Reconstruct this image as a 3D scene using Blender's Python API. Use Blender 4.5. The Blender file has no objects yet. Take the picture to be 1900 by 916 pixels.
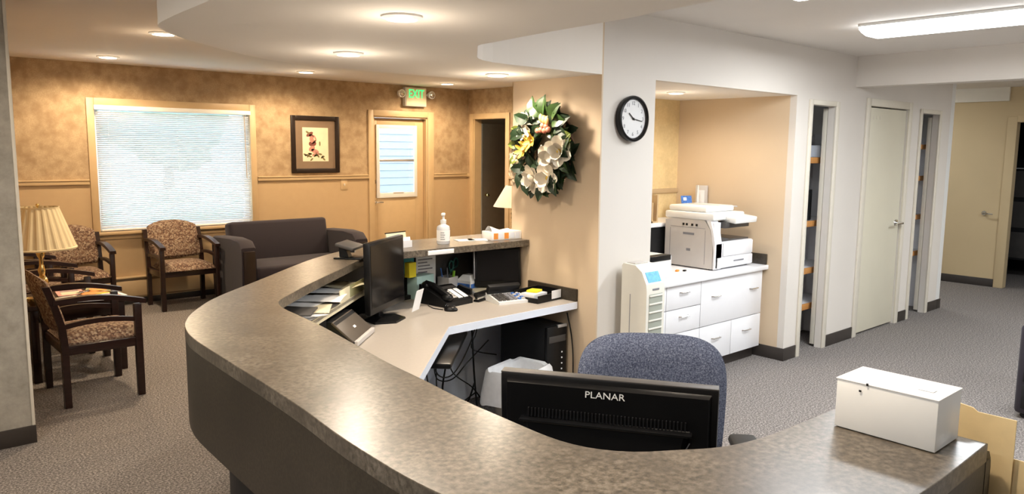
import bpy, bmesh, math, random
from mathutils import Vector, Matrix, Euler
random.seed(7)
PI = math.pi
S = bpy.context.scene
COL = S.collection

# ------------------------------------------------------------------ camera
cd = bpy.data.cameras.new('camera')
cam = bpy.data.objects.new('camera', cd); COL.objects.link(cam)
cd.sensor_width = 36.0
cd.lens = 1426.43 / 1900 * 36.0
cd.clip_start = 0.05
yaw, pit, rol = math.radians(41.829), math.radians(-7.3307), math.radians(0.6039)
fw = Vector((math.sin(yaw) * math.cos(pit), math.cos(yaw) * math.cos(pit), math.sin(pit)))
rt = Vector((math.cos(yaw), -math.sin(yaw), 0)); up = rt.cross(fw)
r2 = math.cos(rol) * rt + math.sin(rol) * up
u2 = -math.sin(rol) * rt + math.cos(rol) * up
m3 = Matrix((r2, u2, -fw)).transposed()
cam.matrix_world = Matrix.Translation((0, 0, 1.65)) @ m3.to_4x4()
S.camera = cam

# ------------------------------------------------------------------ world, exposure
w = bpy.data.worlds.new('world'); S.world = w; w.use_nodes = True
wn = w.node_tree.nodes; wl = w.node_tree.links
bg = wn['Background']
tc = wn.new('ShaderNodeTexCoord'); sp = wn.new('ShaderNodeSeparateXYZ'); rp = wn.new('ShaderNodeValToRGB')
wl.new(tc.outputs['Generated'], sp.inputs[0]); wl.new(sp.outputs['Z'], rp.inputs[0]); wl.new(rp.outputs[0], bg.inputs['Color'])
rp.color_ramp.elements[0].position = 0.0; rp.color_ramp.elements[0].color = (0.66, 0.82, 1.0, 1)
rp.color_ramp.elements[1].position = 0.6; rp.color_ramp.elements[1].color = (0.50, 0.72, 1.0, 1)
SKY = 5.2
bg.inputs['Strength'].default_value = SKY
S.view_settings.view_transform = 'Standard'
S.view_settings.look = 'None'
S.view_settings.gamma = 1.0
S.view_settings.use_curve_mapping = False
S.view_settings.exposure = 0.47
CAN_W, CAN_S, FLU_W = 84.0, 28.0, 39.0   # watts: lobby downlight, soffit downlight, fluorescent strip
WARM, WARM2, NEUT = (1.0, 0.76, 0.50), (1.0, 0.85, 0.68), (0.93, 0.97, 1.0)


# ------------------------------------------------------------------ materials
def _base(name):
    m = bpy.data.materials.new(name); m.use_nodes = True
    return m, m.node_tree.nodes, m.node_tree.links, m.node_tree.nodes['Principled BSDF']


def mat(name, col, rough=.5, metal=0, var=0.06, scale=12, bump=0, bscale=200, emit=0, alpha=1, trans=0, coat=0, sheen=0, stretch=None):
    m, n, l, b = _base(name)
    b.inputs['Roughness'].default_value = rough; b.inputs['Metallic'].default_value = metal
    b.inputs['Alpha'].default_value = alpha; b.inputs['Transmission Weight'].default_value = trans
    if max(col) < .03: b.inputs['Specular IOR Level'].default_value = .3
    b.inputs['Coat Weight'].default_value = coat; b.inputs['Sheen Weight'].default_value = sheen
    tcn = n.new('ShaderNodeTexCoord'); src = tcn.outputs['Object']
    if stretch:
        mp = n.new('ShaderNodeMapping'); mp.inputs['Scale'].default_value = stretch; l.new(src, mp.inputs[0]); src = mp.outputs[0]
    nz = n.new('ShaderNodeTexNoise'); nz.inputs['Scale'].default_value = scale; nz.inputs['Detail'].default_value = 4
    l.new(src, nz.inputs['Vector'])
    cr = n.new('ShaderNodeValToRGB')
    cr.color_ramp.elements[0].position = .3; cr.color_ramp.elements[1].position = .7
    cr.color_ramp.elements[0].color = (*[c * (1 - var) for c in col], 1)
    cr.color_ramp.elements[1].color = (*[min(1, c * (1 + var)) for c in col], 1)
    l.new(nz.outputs['Fac'], cr.inputs[0]); l.new(cr.outputs[0], b.inputs['Base Color'])
    if emit:
        b.inputs['Emission Color'].default_value = (*col, 1); b.inputs['Emission Strength'].default_value = emit
    if bump:
        nb = n.new('ShaderNodeTexNoise'); nb.inputs['Scale'].default_value = bscale; nb.inputs['Detail'].default_value = 3
        bp = n.new('ShaderNodeBump'); bp.inputs['Strength'].default_value = bump; bp.inputs['Distance'].default_value = .004
        l.new(src, nb.inputs['Vector']); l.new(nb.outputs['Fac'], bp.inputs['Height']); l.new(bp.outputs[0], b.inputs['Normal'])
    return m


def mat_ramp(name, stops, scale, detail=4, rough=.6, tex='noise', bump=0, second=None, nrough=.5, rand=1.0):
    """colour from a noise/voronoi through several stops; second = (scale, amount, colour) adds a large-scale mottle"""
    m, n, l, b = _base(name)
    b.inputs['Roughness'].default_value = rough
    tcn = n.new('ShaderNodeTexCoord')
    if tex == 'noise':
        t = n.new('ShaderNodeTexNoise'); t.inputs['Detail'].default_value = detail; t.inputs['Roughness'].default_value = nrough
        out = t.outputs['Fac']
    else:
        t = n.new('ShaderNodeTexVoronoi'); out = t.outputs['Color']; t.inputs['Randomness'].default_value = rand
    t.inputs['Scale'].default_value = scale
    l.new(tcn.outputs['Object'], t.inputs['Vector'])
    if tex != 'noise':
        s = n.new('ShaderNodeSeparateColor'); l.new(out, s.inputs[0]); out = s.outputs[0]
    cr = n.new('ShaderNodeValToRGB'); e = cr.color_ramp.elements
    while len(e) < len(stops): e.new(.5)
    for i, (p, c) in enumerate(stops): e[i].position = p; e[i].color = (*c, 1)
    l.new(out, cr.inputs[0]); res = cr.outputs[0]
    if second:
        t2 = n.new('ShaderNodeTexNoise'); t2.inputs['Scale'].default_value = second[0]; t2.inputs['Detail'].default_value = 5
        l.new(tcn.outputs['Object'], t2.inputs['Vector'])
        c2 = n.new('ShaderNodeValToRGB'); c2.color_ramp.elements[0].position = .4; c2.color_ramp.elements[1].position = .68
        c2.color_ramp.elements[0].color = (0, 0, 0, 1); c2.color_ramp.elements[1].color = (second[1],) * 3 + (1,)
        l.new(t2.outputs['Fac'], c2.inputs[0])
        mx = n.new('ShaderNodeMix'); mx.data_type = 'RGBA'
        l.new(c2.outputs[0], mx.inputs[0]); l.new(res, mx.inputs[6]); mx.inputs[7].default_value = (*second[2], 1); res = mx.outputs[2]
    l.new(res, b.inputs['Base Color'])
    if bump:
        bp = n.new('ShaderNodeBump'); bp.inputs['Strength'].default_value = bump; bp.inputs['Distance'].default_value = .005
        l.new(out, bp.inputs['Height']); l.new(bp.outputs[0], b.inputs['Normal'])
    return m


M = {}
M['carpet'] = mat_ramp('carpet', [(.34, (.035, .030, .030)), (.5, (.165, .148, .138)), (.66, (.46, .42, .39))], 95, 4, .95, bump=.35, nrough=.75)
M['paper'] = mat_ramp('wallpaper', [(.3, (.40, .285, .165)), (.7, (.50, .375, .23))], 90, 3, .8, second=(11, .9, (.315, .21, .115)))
M['paper_lit'] = mat_ramp('wallpaper_niche_lit', [(.3, (.72, .54, .27)), (.7, (.78, .60, .32))], 60, 3, .8, second=(9, .4, (.55, .40, .2)))  # lobby wallpaper with the niche lamp's yellow glow put into its colour
M['wains'] = mat('wainscot paint', (.50, .355, .20), .55, var=.02)
M['trimtan'] = mat('tan trim paint', (.54, .39, .22), .45, var=.03)
M['cream'] = mat('cream wall paint', (.70, .655, .60), .75, var=.015, scale=3, bump=.05, bscale=300)
M['tanwall'] = mat('tan wall paint', (.66, .52, .36), .7, var=.02, scale=3, bump=.05, bscale=300)
M['ceil'] = mat('ceiling paint', (.80, .76, .71), .85, var=.015, scale=2, bump=.08, bscale=250)
M['soffit'] = mat('bounce lit ceiling paint', (.90, .85, .78), .85, var=.015, scale=2, bump=.08, bscale=250)  # ceiling paint lightened to stand in for missing bounce light
M['creamtrim'] = mat('cream trim paint', (.72, .67, .57), .45, var=.02)
M['door'] = mat('cream door paint', (.70, .66, .53), .4, var=.02, scale=4)
M['greywall'] = mat_ramp('grey textured wallcovering', [(.3, (.27, .25, .21)), (.7, (.40, .37, .32))], 14, 6, .8, bump=.15, nrough=.65)
M['base'] = mat('dark vinyl baseboard', (.035, .028, .024), .5, var=.1)
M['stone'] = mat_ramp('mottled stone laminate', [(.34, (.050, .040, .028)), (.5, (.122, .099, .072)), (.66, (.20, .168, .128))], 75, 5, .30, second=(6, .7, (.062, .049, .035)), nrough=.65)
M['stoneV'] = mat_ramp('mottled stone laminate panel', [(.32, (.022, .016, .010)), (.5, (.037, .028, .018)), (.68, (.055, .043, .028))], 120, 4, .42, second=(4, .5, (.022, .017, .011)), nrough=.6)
M['desk'] = mat('pale desk laminate', (.43, .385, .335), .38, var=.03, scale=60)
M['white'] = mat('white laminate', (.82, .82, .84), .35, var=.01)
M['whitep'] = mat('white plastic', (.80, .80, .78), .35, var=.015)
M['greyp'] = mat('warm grey plastic', (.56, .53, .50), .45, var=.02)
M['paperw'] = mat('white paper', (.86, .86, .86), .7, var=.02)
M['paperc'] = mat('cream paper', (.76, .68, .48), .7, var=.03)
M['black'] = mat('black plastic', (.006, .006, .0065), .3, var=.1)
M['blackm'] = mat('matt black plastic', (.010, .010, .011), .55, var=.1)
M['dgrey'] = mat('dark grey plastic', (.06, .055, .052), .45, var=.1)
M['taupe'] = mat('taupe plastic', (.085, .068, .052), .45, var=.05)
M['screen'] = mat('dark screen glass', (.008, .007, .007), .16, var=.05)
M['silver'] = mat('silver plastic', (.55, .55, .56), .3, .7, var=.03)
M['chrome'] = mat('chrome', (.75, .74, .72), .16, 1, var=.02)
M['brass'] = mat('polished brass', (.83, .60, .25), .2, 1, var=.05)
M['wood'] = mat('dark mahogany wood', (.022, .010, .008), .28, var=.25, scale=8, stretch=(1, 1, 12), coat=.15)
M['oak'] = mat('orange oak', (.58, .27, .08), .45, var=.15, scale=6, stretch=(12, 1, 1))
M['fabric'] = mat_ramp('brown patterned upholstery', [(.0, (.07, .036, .026)), (.42, (.17, .095, .06)), (.6, (.25, .17, .11)), (.85, (.37, .285, .20)), (1, (.15, .095, .065))], 85, tex='vor', rough=.9)
M['sofa'] = mat('dark violet grey upholstery', (.026, .021, .029), .85, var=.12, scale=300, bump=.25, bscale=500, sheen=.12)
M['blue'] = mat_ramp('blue grey tweed', [(.3, (.042, .053, .095)), (.5, (.105, .127, .20)), (.7, (.23, .26, .35))], 220, 2, .95, bump=.5)
M['shade'] = mat('pleated cream shade fabric', (.78, .66, .42), .8, var=.03)
M['shadew'] = mat('white shade fabric', (.78, .74, .66), .8, var=.03)
M['leaf'] = mat('dark magnolia leaf', (.012, .032, .009), .55, var=.4, scale=18)
M['leaf2'] = mat('mid green leaf', (.035, .075, .016), .35, var=.35, scale=18)
M['leaf3'] = mat('yellow green leaf', (.16, .20, .035), .4, var=.25, scale=18)
M['petal'] = mat('ivory petal', (.72, .66, .55), .6, var=.05, scale=30)
M['petaly'] = mat('yellow petal', (.80, .55, .08), .6, var=.1)
M['petalb'] = mat('beige hydrangea', (.70, .55, .37), .7, var=.15, scale=60)
M['berry'] = mat('pink berry', (.58, .20, .13), .3, var=.25, scale=40)
M['peach'] = mat('peach bud', (.80, .42, .16), .5, var=.15)
M['twig'] = mat('grapevine twig', (.12, .06, .03), .8, var=.3)
M['mat'] = mat('taupe picture mat', (.22, .15, .095), .8, var=.04)
M['artp'] = mat('cream art paper', (.80, .70, .50), .8, var=.05)
M['frame'] = mat('black picture frame', (.018, .011, .009), .35, var=.2)
M['art1'] = mat('maroon print ink', (.20, .06, .045), .8, var=.3, scale=60)
M['art2'] = mat('rose print ink', (.52, .24, .19), .8, var=.3, scale=60)
M['art3'] = mat('olive print ink', (.20, .17, .07), .8, var=.3, scale=60)
M['blind'] = mat('white blind vinyl', (.86, .87, .86), .5, var=.01)
M['lit'] = mat('lit lamp lens', (1.0, .90, .72), .5, emit=22)
M['litf'] = mat('lit fluorescent lens', (.96, .98, 1.0), .5, emit=7)
M['exitg'] = mat('lit green exit letters', (.02, .75, .16), .5, emit=1.6)
def thin_glass(name):
    m, n, l, b = _base(name); n.remove(b); out = n['Material Output']
    t = n.new('ShaderNodeBsdfTransparent'); g = n.new('ShaderNodeBsdfGlossy'); g.inputs['Roughness'].default_value = .02
    mx = n.new('ShaderNodeMixShader'); mx.inputs[0].default_value = .05
    l.new(t.outputs[0], mx.inputs[1]); l.new(g.outputs[0], mx.inputs[2]); l.new(mx.outputs[0], out.inputs['Surface'])
    return m


M['glass'] = thin_glass('clear glass')
M['bag'] = mat('translucent white bag', (.90, .92, .95), .35, var=.04, scale=30, alpha=.84, bump=.5, bscale=35)
M['bottle'] = mat('translucent bottle plastic', (.84, .86, .90), .25, var=.02, trans=.25)
M['beigebin'] = mat('taupe bin plastic', (.30, .26, .21), .5, var=.05)
M['manila'] = mat('manila card', (.78, .60, .32), .7, var=.04, scale=30)
M['yellow'] = mat('yellow paper', (.88, .74, .03), .7)
M['teal'] = mat('teal card', (.01, .22, .22), .6)
M['aqua'] = mat('pale aqua card', (.45, .66, .62), .6, var=.05)
M['bluec'] = mat('blue print', (.05, .16, .50), .6, var=.3, scale=60)
M['sky'] = mat('sky blue panel', (.12, .42, .75), .4, var=.2, scale=60)
M['orange'] = mat('orange print', (.80, .30, .05), .6, var=.15)
M['pinkp'] = mat('pink paper', (.70, .36, .30), .7, var=.1)
M['olivec'] = mat('olive label', (.36, .34, .17), .7, var=.05)
M['ink'] = mat('grey ink', (.22, .22, .24), .8)
M['green'] = mat('green plastic', (.30, .62, .04), .4)
M['scis'] = mat('dark green plastic', (.012, .11, .09), .35)
M['lawn'] = mat('lawn', (.33, .40, .28), .9, var=.25, scale=2)
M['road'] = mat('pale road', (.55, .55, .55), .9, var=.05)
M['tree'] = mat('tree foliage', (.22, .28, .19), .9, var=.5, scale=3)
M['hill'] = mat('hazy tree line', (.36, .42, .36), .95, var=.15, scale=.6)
M['trunk'] = mat('tree bark', (.24, .21, .18), .9, var=.3)
M['siding'] = mat('pale blue siding', (.46, .48, .50), .7, var=.03)
M['liner'] = mat('pale blue grey panel', (.78, .83, .92), .5, var=.04, scale=4)
M['darkdoor'] = mat('brown hall door', (.30, .20, .11), .6, var=.05)
M['hallwall'] = mat('tan hall wall', (.55, .43, .255), .75, var=.02, scale=3)
M['darkroom'] = mat('dim room wall', (.06, .065, .075), .9, var=.05)  # darkness of the unlit room put into the wall colour
M['purif'] = mat('ivory plastic', (.78, .76, .68), .4, var=.015)
M['grille'] = mat('grey green grille', (.33, .35, .30), .5, var=.05)


# ------------------------------------------------------------------ mesh helpers
class B:
    """collects shapes into one bmesh"""
    def __init__(self): self.bm = bmesh.new()

    def _mark(self, f0, mi, X):
        fs = [f for f in self.bm.faces if f not in f0] if f0 is not None else []
        return fs

    def add(self, vs, fs, mi=0, X=None, smooth=False):
        bv = [self.bm.verts.new(X @ Vector(v) if X else v) for v in vs]
        for f in fs:
            try:
                q = self.bm.faces.new([bv[i] for i in f]); q.material_index = mi; q.smooth = smooth
            except ValueError: pass
        return self

    def box(self, x0, x1, y0, y1, z0, z1, bev=0, mi=0, X=None, seg=2):
        t = bmesh.new()
        vs = [t.verts.new((x, y, z)) for z in (z0, z1) for y in (y0, y1) for x in (x0, x1)]
        for f in ((0, 2, 3, 1), (4, 5, 7, 6), (0, 1, 5, 4), (2, 6, 7, 3), (0, 4, 6, 2), (1, 3, 7, 5)): t.faces.new([vs[i] for i in f])
        if bev: bmesh.ops.bevel(t, geom=t.edges[:], offset=bev, segments=seg, affect='EDGES', profile=.5)
        return self._merge(t, mi, X, bool(bev))

    def _merge(self, t, mi, X, smooth):
        t.verts.index_update()
        self.add([v.co.copy() for v in t.verts], [[v.index for v in f.verts] for f in t.faces], mi, X, smooth)
        t.free(); return self

    def lathe(self, prof, n=24, mi=0, X=None, smooth=True, cap=True, sx=1, sy=1):
        vs, fs = [], []
        for r, z in prof:
            for i in range(n):
                a = 2 * PI * i / n; vs.append((r * math.cos(a) * sx, r * math.sin(a) * sy, z))
        for k in range(len(prof) - 1):
            for i in range(n):
                j = (i + 1) % n; fs.append((k * n + i, k * n + j, (k + 1) * n + j, (k + 1) * n + i))
        if cap: fs += [tuple(range(n - 1, -1, -1)), tuple((len(prof) - 1) * n + i for i in range(n))]
        return self.add(vs, fs, mi, X, smooth)

    def cyl(self, p0, p1, r0, r1=None, n=12, mi=0, cap=True):
        p0, p1 = Vector(p0), Vector(p1); r1 = r0 if r1 is None else r1
        d = p1 - p0; X = Matrix.Translation(p0) @ d.to_track_quat('Z', 'Y').to_matrix().to_4x4()
        return self.lathe([(r0, 0), (r1, d.length)], n, mi, X, True, cap)

    def tube(self, pts, r, n=6, mi=0):
        pts = [Vector(p) for p in pts]; vs, fs = [], []
        for i, p in enumerate(pts):
            d = (pts[min(i + 1, len(pts) - 1)] - pts[max(i - 1, 0)]).normalized()
            q = d.to_track_quat('Z', 'Y'); rr = r[i] if isinstance(r, (list, tuple)) else r
            for k in range(n):
                a = 2 * PI * k / n; vs.append(p + q @ Vector((rr * math.cos(a), rr * math.sin(a), 0)))
        for i in range(len(pts) - 1):
            for k in range(n):
                j = (k + 1) % n; fs.append((i * n + k, i * n + j, (i + 1) * n + j, (i + 1) * n + k))
        fs += [tuple(range(n - 1, -1, -1)), tuple((len(pts) - 1) * n + k for k in range(n))]
        return self.add(vs, fs, mi, None, True)

    def prism(self, poly, z0, z1, mi=0, X=None, bev=0, smooth=False):
        t = bmesh.new()
        lo = [t.verts.new((p[0], p[1], z0)) for p in poly]; hi = [t.verts.new((p[0], p[1], z1)) for p in poly]
        n = len(poly)
        t.faces.new(lo[::-1]); t.faces.new(hi)
        for i in range(n): t.faces.new((lo[i], lo[(i + 1) % n], hi[(i + 1) % n], hi[i]))
        bmesh.ops.recalc_face_normals(t, faces=t.faces[:])
        if bev:
            es = [e for e in t.edges if abs(e.verts[0].co.z - e.verts[1].co.z) < 1e-6]
            bmesh.ops.bevel(t, geom=es, offset=bev, segments=2, affect='EDGES', profile=.5)
        bmesh.ops.triangulate(t, faces=[f for f in t.faces if len(f.verts) > 4])
        return self._merge(t, mi, X, smooth)

    def sweep(self, secs, mi=0, X=None, smooth=True, cap=True):
        """loft between closed sections of equal length"""
        n = len(secs[0]); vs = [v for s in secs for v in s]; fs = []
        for k in range(len(secs) - 1):
            for i in range(n):
                j = (i + 1) % n; fs.append((k * n + i, k * n + j, (k + 1) * n + j, (k + 1) * n + i))
        if cap: fs += [tuple(range(n - 1, -1, -1)), tuple((len(secs) - 1) * n + i for i in range(n))]
        return self.add(vs, fs, mi, X, smooth)

    def grid(self, nx, ny, fn, mi=0, X=None, smooth=True):
        vs = [fn(i / nx, j / ny) for j in range(ny + 1) for i in range(nx + 1)]
        fs = [(j * (nx + 1) + i, j * (nx + 1) + i + 1, (j + 1) * (nx + 1) + i + 1, (j + 1) * (nx + 1) + i) for j in range(ny) for i in range(nx)]
        return self.add(vs, fs, mi, X, smooth)

    def sphere(self, c, r, n=10, mi=0, sc=(1, 1, 1), X=None):
        t = bmesh.new(); bmesh.ops.create_uvsphere(t, u_segments=n, v_segments=max(4, n * 2 // 3), radius=1)
        Y = Matrix.Translation(c) @ Matrix.Diagonal((r * sc[0], r * sc[1], r * sc[2], 1))
        return self._merge(t, mi, (X @ Y) if X else Y, True)

    def mesh(self, name, mats):
        me = bpy.data.meshes.new(name); bmesh.ops.recalc_face_normals(self.bm, faces=self.bm.faces[:])
        self.bm.to_mesh(me); self.bm.free()
        for m_ in (mats if isinstance(mats, (list, tuple)) else [mats]): me.materials.append(m_)
        if any(p.use_smooth for p in me.polygons): me.set_sharp_from_angle(angle=math.radians(40))
        return me


def link(name, me, parent=None, loc=None, rot=None):
    o = bpy.data.objects.new(name, me); COL.objects.link(o)
    if parent: o.parent = parent
    if loc is not None: o.location = loc
    if rot is not None: o.rotation_euler = rot
    return o


def obj(name, b, mats, parent=None, loc=None, rot=None, kind=None):
    o = link(name, b.mesh(name, mats), parent, loc, rot)
    if kind: o['kind'] = kind
    return o


def tag(o, label, cat, group=None):
    o['label'] = label; o['category'] = cat
    if group: o['group'] = group
    return o


def thing(name, label, cat, loc=(0, 0, 0), rz=0, group=None):
    o = bpy.data.objects.new(name, None); COL.objects.link(o); o.location = loc; o.rotation_euler = (0, 0, rz)
    o.empty_display_size = .05
    return tag(o, label, cat, group)


def struct(name, b, mats, label=None, parent=None):
    o = obj(name, b, mats, parent)
    if not parent:
        o['kind'] = 'structure'
        if label: o['label'] = label
    return o


def dup(root, loc, rz, label, group=None):
    r = root.copy(); COL.objects.link(r); r.location = loc; r.rotation_euler = (0, 0, rz); r['label'] = label
    if group: r['group'] = group
    for ch in list(root.children):
        c = ch.copy(); COL.objects.link(c); c.parent = r
        for g in list(ch.children):
            d = g.copy(); COL.objects.link(d); d.parent = c
    return r


def text_part(name, s, size, m_, parent, loc, rot, ext=.0008, sx=1, shear=0, sp=1):
    cu = bpy.data.curves.new(name, 'FONT'); cu.body = s; cu.size = size; cu.extrude = ext; cu.align_x = 'CENTER'; cu.align_y = 'CENTER'
    cu.resolution_u = 3; cu.space_character = sp
    o = bpy.data.objects.new(name, cu); COL.objects.link(o)
    bpy.context.view_layer.update()
    me = bpy.data.meshes.new_from_object(o.evaluated_get(bpy.context.evaluated_depsgraph_get()))
    bpy.data.objects.remove(o); me.materials.clear(); me.materials.append(m_)
    p = link(name, me, parent, loc, rot); p.scale = (sx, 1, 1)
    return p


def spline(pts, per=6):
    out = []; n = len(pts); P = [Vector((*p, 0)) for p in pts]
    for i in range(n - 1):
        p0, p1, p2, p3 = P[max(i - 1, 0)], P[i], P[i + 1], P[min(i + 2, n - 1)]
        for k in range(per):
            t = k / per
            out.append(.5 * ((2 * p1) + (p2 - p0) * t + (2 * p0 - 5 * p1 + 4 * p2 - p3) * t * t + (3 * p1 - p0 - 3 * p2 + p3) * t ** 3))
    out.append(P[-1]); return [(v.x, v.y) for v in out]


def spline3(pts, per=6):
    out = []; n = len(pts); P = [Vector(p) for p in pts]
    for i in range(n - 1):
        p0, p1, p2, p3 = P[max(i - 1, 0)], P[i], P[i + 1], P[min(i + 2, n - 1)]
        for k in range(per):
            t = k / per
            out.append(.5 * ((2 * p1) + (p2 - p0) * t + (2 * p0 - 5 * p1 + 4 * p2 - p3) * t * t + (3 * p1 - p0 - 3 * p2 + p3) * t ** 3))
    out.append(P[-1]); return out


def offset(pts, d):
    out = []
    for i, p in enumerate(pts):
        a, b = pts[max(i - 1, 0)], pts[min(i + 1, len(pts) - 1)]
        t = Vector((b[0] - a[0], b[1] - a[1])).normalized(); out.append((p[0] + t.y * d, p[1] - t.x * d))
    return out


def strip(b, A, C, z0, z1, mi=0, smooth=True):
    """solid band between plan curves A and C (equal length)"""
    n = len(A); vs, fs = [], []
    for p, q in zip(A, C): vs += [(*p, z0), (*q, z0), (*q, z1), (*p, z1)]
    for i in range(n - 1):
        o, k = i * 4, i * 4 + 4
        for a, c in ((0, 1), (1, 2), (2, 3), (3, 0)): fs.append((o + a, o + c, k + c, k + a))
    fs += [(0, 1, 2, 3), ((n - 1) * 4 + 3, (n - 1) * 4 + 2, (n - 1) * 4 + 1, (n - 1) * 4)]
    return b.add(vs, fs, mi, None, smooth)


def resample(pts, n):
    L = [0]
    for a, b in zip(pts, pts[1:]): L.append(L[-1] + math.dist(a, b))
    out = []; k = 0
    for i in range(n):
        t = L[-1] * i / (n - 1)
        while k < len(L) - 2 and L[k + 1] < t: k += 1
        f = (t - L[k]) / max(1e-9, L[k + 1] - L[k]); a, b = pts[k], pts[k + 1]
        out.append((a[0] + (b[0] - a[0]) * f, a[1] + (b[1] - a[1]) * f))
    return out


def lamp_in(parent, kind, power, col, loc, size=.1, size_y=None, rot=(0, 0, 0), blend=.6, angle=2.3):
    l = bpy.data.lights.new('lamp', kind); l.energy = power; l.color = col
    if kind == 'SPOT': l.spot_size = angle; l.spot_blend = blend; l.shadow_soft_size = size
    elif kind == 'AREA':
        l.size = size
        if size_y: l.shape = 'RECTANGLE'; l.size_y = size_y
    else: l.shadow_soft_size = size
    o = bpy.data.objects.new('lamp', l); COL.objects.link(o); o.parent = parent; o.location = loc; o.rotation_euler = rot
    return o


def down_light(loc, r, power, col, label, group=None):
    t = thing('ceiling_downlight', label, 'ceiling light', loc, 0, group)
    b = B(); b.lathe([(r, 0), (r * 1.35, 0), (r * 1.35, -.006), (r * 1.02, -.012), (r, -.006)], 28, cap=False); obj('trim_ring', b, M['whitep'], t)
    b = B(); b.lathe([(r * .98, -.002), (r * .7, -.008), (.001, -.010)], 24, cap=False); obj('lens', b, M['lit'], t)
    lamp_in(t, 'SPOT', power * .97, col, (0, 0, -.03), r * .9, angle=2.9, blend=.5)
    lamp_in(t, 'POINT', power * (.055 if loc[2] < 2.2 else .014), col, (0, 0, -.16), r * .6)   # added point lamp below the fitting, lifts ceiling and upper walls
    return t


# ================================================================== STRUCTURE
YB, XL, XR, YC, CH, SH = 8.51, .77, 6.76, 2.985, 2.44, 2.07
b = B().box(-2.5, 14, -2.6, YB + .15, -.1, 0); struct('floor', b, M['carpet'], 'speckled grey brown carpet across the lobby, desk area and hall')
b = B().box(-2.5, 14, -2.6, YB + .15, CH, CH + .1); struct('ceiling', b, M['ceil'], 'off white painted ceiling of lobby and hall')

# back wall with window and door openings; upper wallpaper / lower wainscot
WX0, WX1, WZ0, WZ1 = 2.045, 3.625, .765, 2.03
DX0, DX1, DZ = 5.235, 6.075, 2.035


def split(b, x0, x1, z0, z1, zr=1.265):
    if z0 < zr: b.box(x0, x1, YB, YB + .14, z0, min(z1, zr), mi=1)
    if z1 > zr: b.box(x0, x1, YB, YB + .14, max(z0, zr), z1, mi=0)


b = B()
split(b, XL, WX0, 0, CH); split(b, WX0, WX1, 0, WZ0); split(b, WX0, WX1, WZ1, CH); split(b, WX1, DX0, 0, CH)
split(b, DX0, DX1, DZ, CH); split(b, DX1, XR + .12, 0, CH)
struct('wall_back', b, [M['paper'], M['wains']], 'tan wallpapered lobby wall with painted lower panel, window and exit door')
# lobby right wall with dim doorway
RY0, RY1 = 7.69, 8.37
b = B()
for z0, z1, mi in ((0, 1.265, 1), (1.265, CH, 0)):
    b.box(XR, XR + .12, RY1, YB, z0, z1, mi=mi); b.box(XR, XR + .12, 3.7, RY0, z0, z1, mi=mi)
b.box(XR, XR + .12, RY0, RY1, 2.035, CH)
struct('wall_right', b, [M['paper'], M['wains']], 'tan wallpapered lobby side wall with the dim doorway')
b = B().box(XL - .12, XL, 4.94, YB + .14, 0, CH); struct('wall_lobby_left', b, M['paper'], 'lobby side wall behind the row of guest chairs')
b = B().box(-2.4, XL, 4.82, 4.94, 0, CH); struct('wall_left', b, M['greywall'], 'grey textured wall end at the picture side of the lobby entrance')
b = B().box(XL - .012, XL + .004, 4.812, 4.836, .1, CH - .01, .003); struct('trim_1', b, M['creamtrim'], 'pale corner guard on the grey wall end')
b = B().box(-2.4, XL + .006, 4.808, 4.82, 0, .10, .003); struct('baseboard_left', b, M['base'], 'dark vinyl base along the grey wall')
# enclosing walls out of the frame
b = B().box(-2.5, -2.4, -2.6, 4.94, 0, CH); struct('wall_near_left', b, M['cream'], 'cream wall out of the frame')
b = B().box(-2.5, 14, -2.6, -2.5, 0, CH); struct('wall_near', b, M['cream'], 'cream wall out of the frame behind the counter')

# clock wall: pieces round the niche, the closets and the closet door
NX0, NX1 = 3.835, 5.56
C1a, C1b, Da, Db, C2a, C2b, XE = 5.795, 6.18, 6.815, 7.64, 7.97, 8.40, 8.72
b = B(); T = YC + .055
b.box(3.356, NX0, YC, T, 0, CH)
b.box(NX0, NX1, YC, T, SH, CH); b.box(NX1, C1a, YC, T, 0, CH); b.box(C1a, C1b, YC, T, 2.01, CH); b.box(C1b, Da, YC, T, 0, CH)
b.box(Da, Db, YC, T, 2.045, CH); b.box(Db, C2a, YC, T, 0, CH); b.box(C2a, C2b, YC, T, 2.025, CH); b.box(C2b, XE, YC, T, 0, CH)
struct('wall_front', b, M['cream'], 'cream wall carrying the clock, the copier niche and the closet doors')
b = B(); b.box(3.344, 3.356, YC, 3.73, 0, CH); b.box(3.344, 3.356, 3.73, 3.74, 0, CH)
b.box(3.356, 3.47, T, 3.73, 0, CH)
struct('wall_column', b, M['tanwall'], 'tan wall face beside the reception desk that holds the wreath')
# niche
b = B(); b.box(NX0 - .12, NX0, T, 4.06, 0, CH); struct('wall_niche_left', b, M['tanwall'], 'tan inner side of the copier niche')
b = B(); b.box(NX1, NX1 + .10, T, 4.06, 0, CH); struct('wall_niche_right', b, M['tanwall'], 'tan side wall of the copier niche')
b = B(); b.box(NX0 - .12, NX1 + .1, 4.06, 4.16, 0, 1.30, mi=0); b.box(NX0 - .12, NX1 + .1, 4.06, 4.16, 1.30, CH, mi=0)
struct('wall_niche_back', b, M['paper_lit'], 'wallpaper coloured as lit yellow at the back of the copier niche')
b = B().box(NX0, NX1, 4.045, 4.06, 1.28, 1.32, .004); struct('trim_2', b, M['trimtan'], 'chair rail on the niche wallpaper')
b = B().box(NX0, NX1, T, 4.06, SH, SH + .05); struct('ceiling_niche', b, M['ceil'], 'lowered ceiling of the copier niche')
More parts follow.
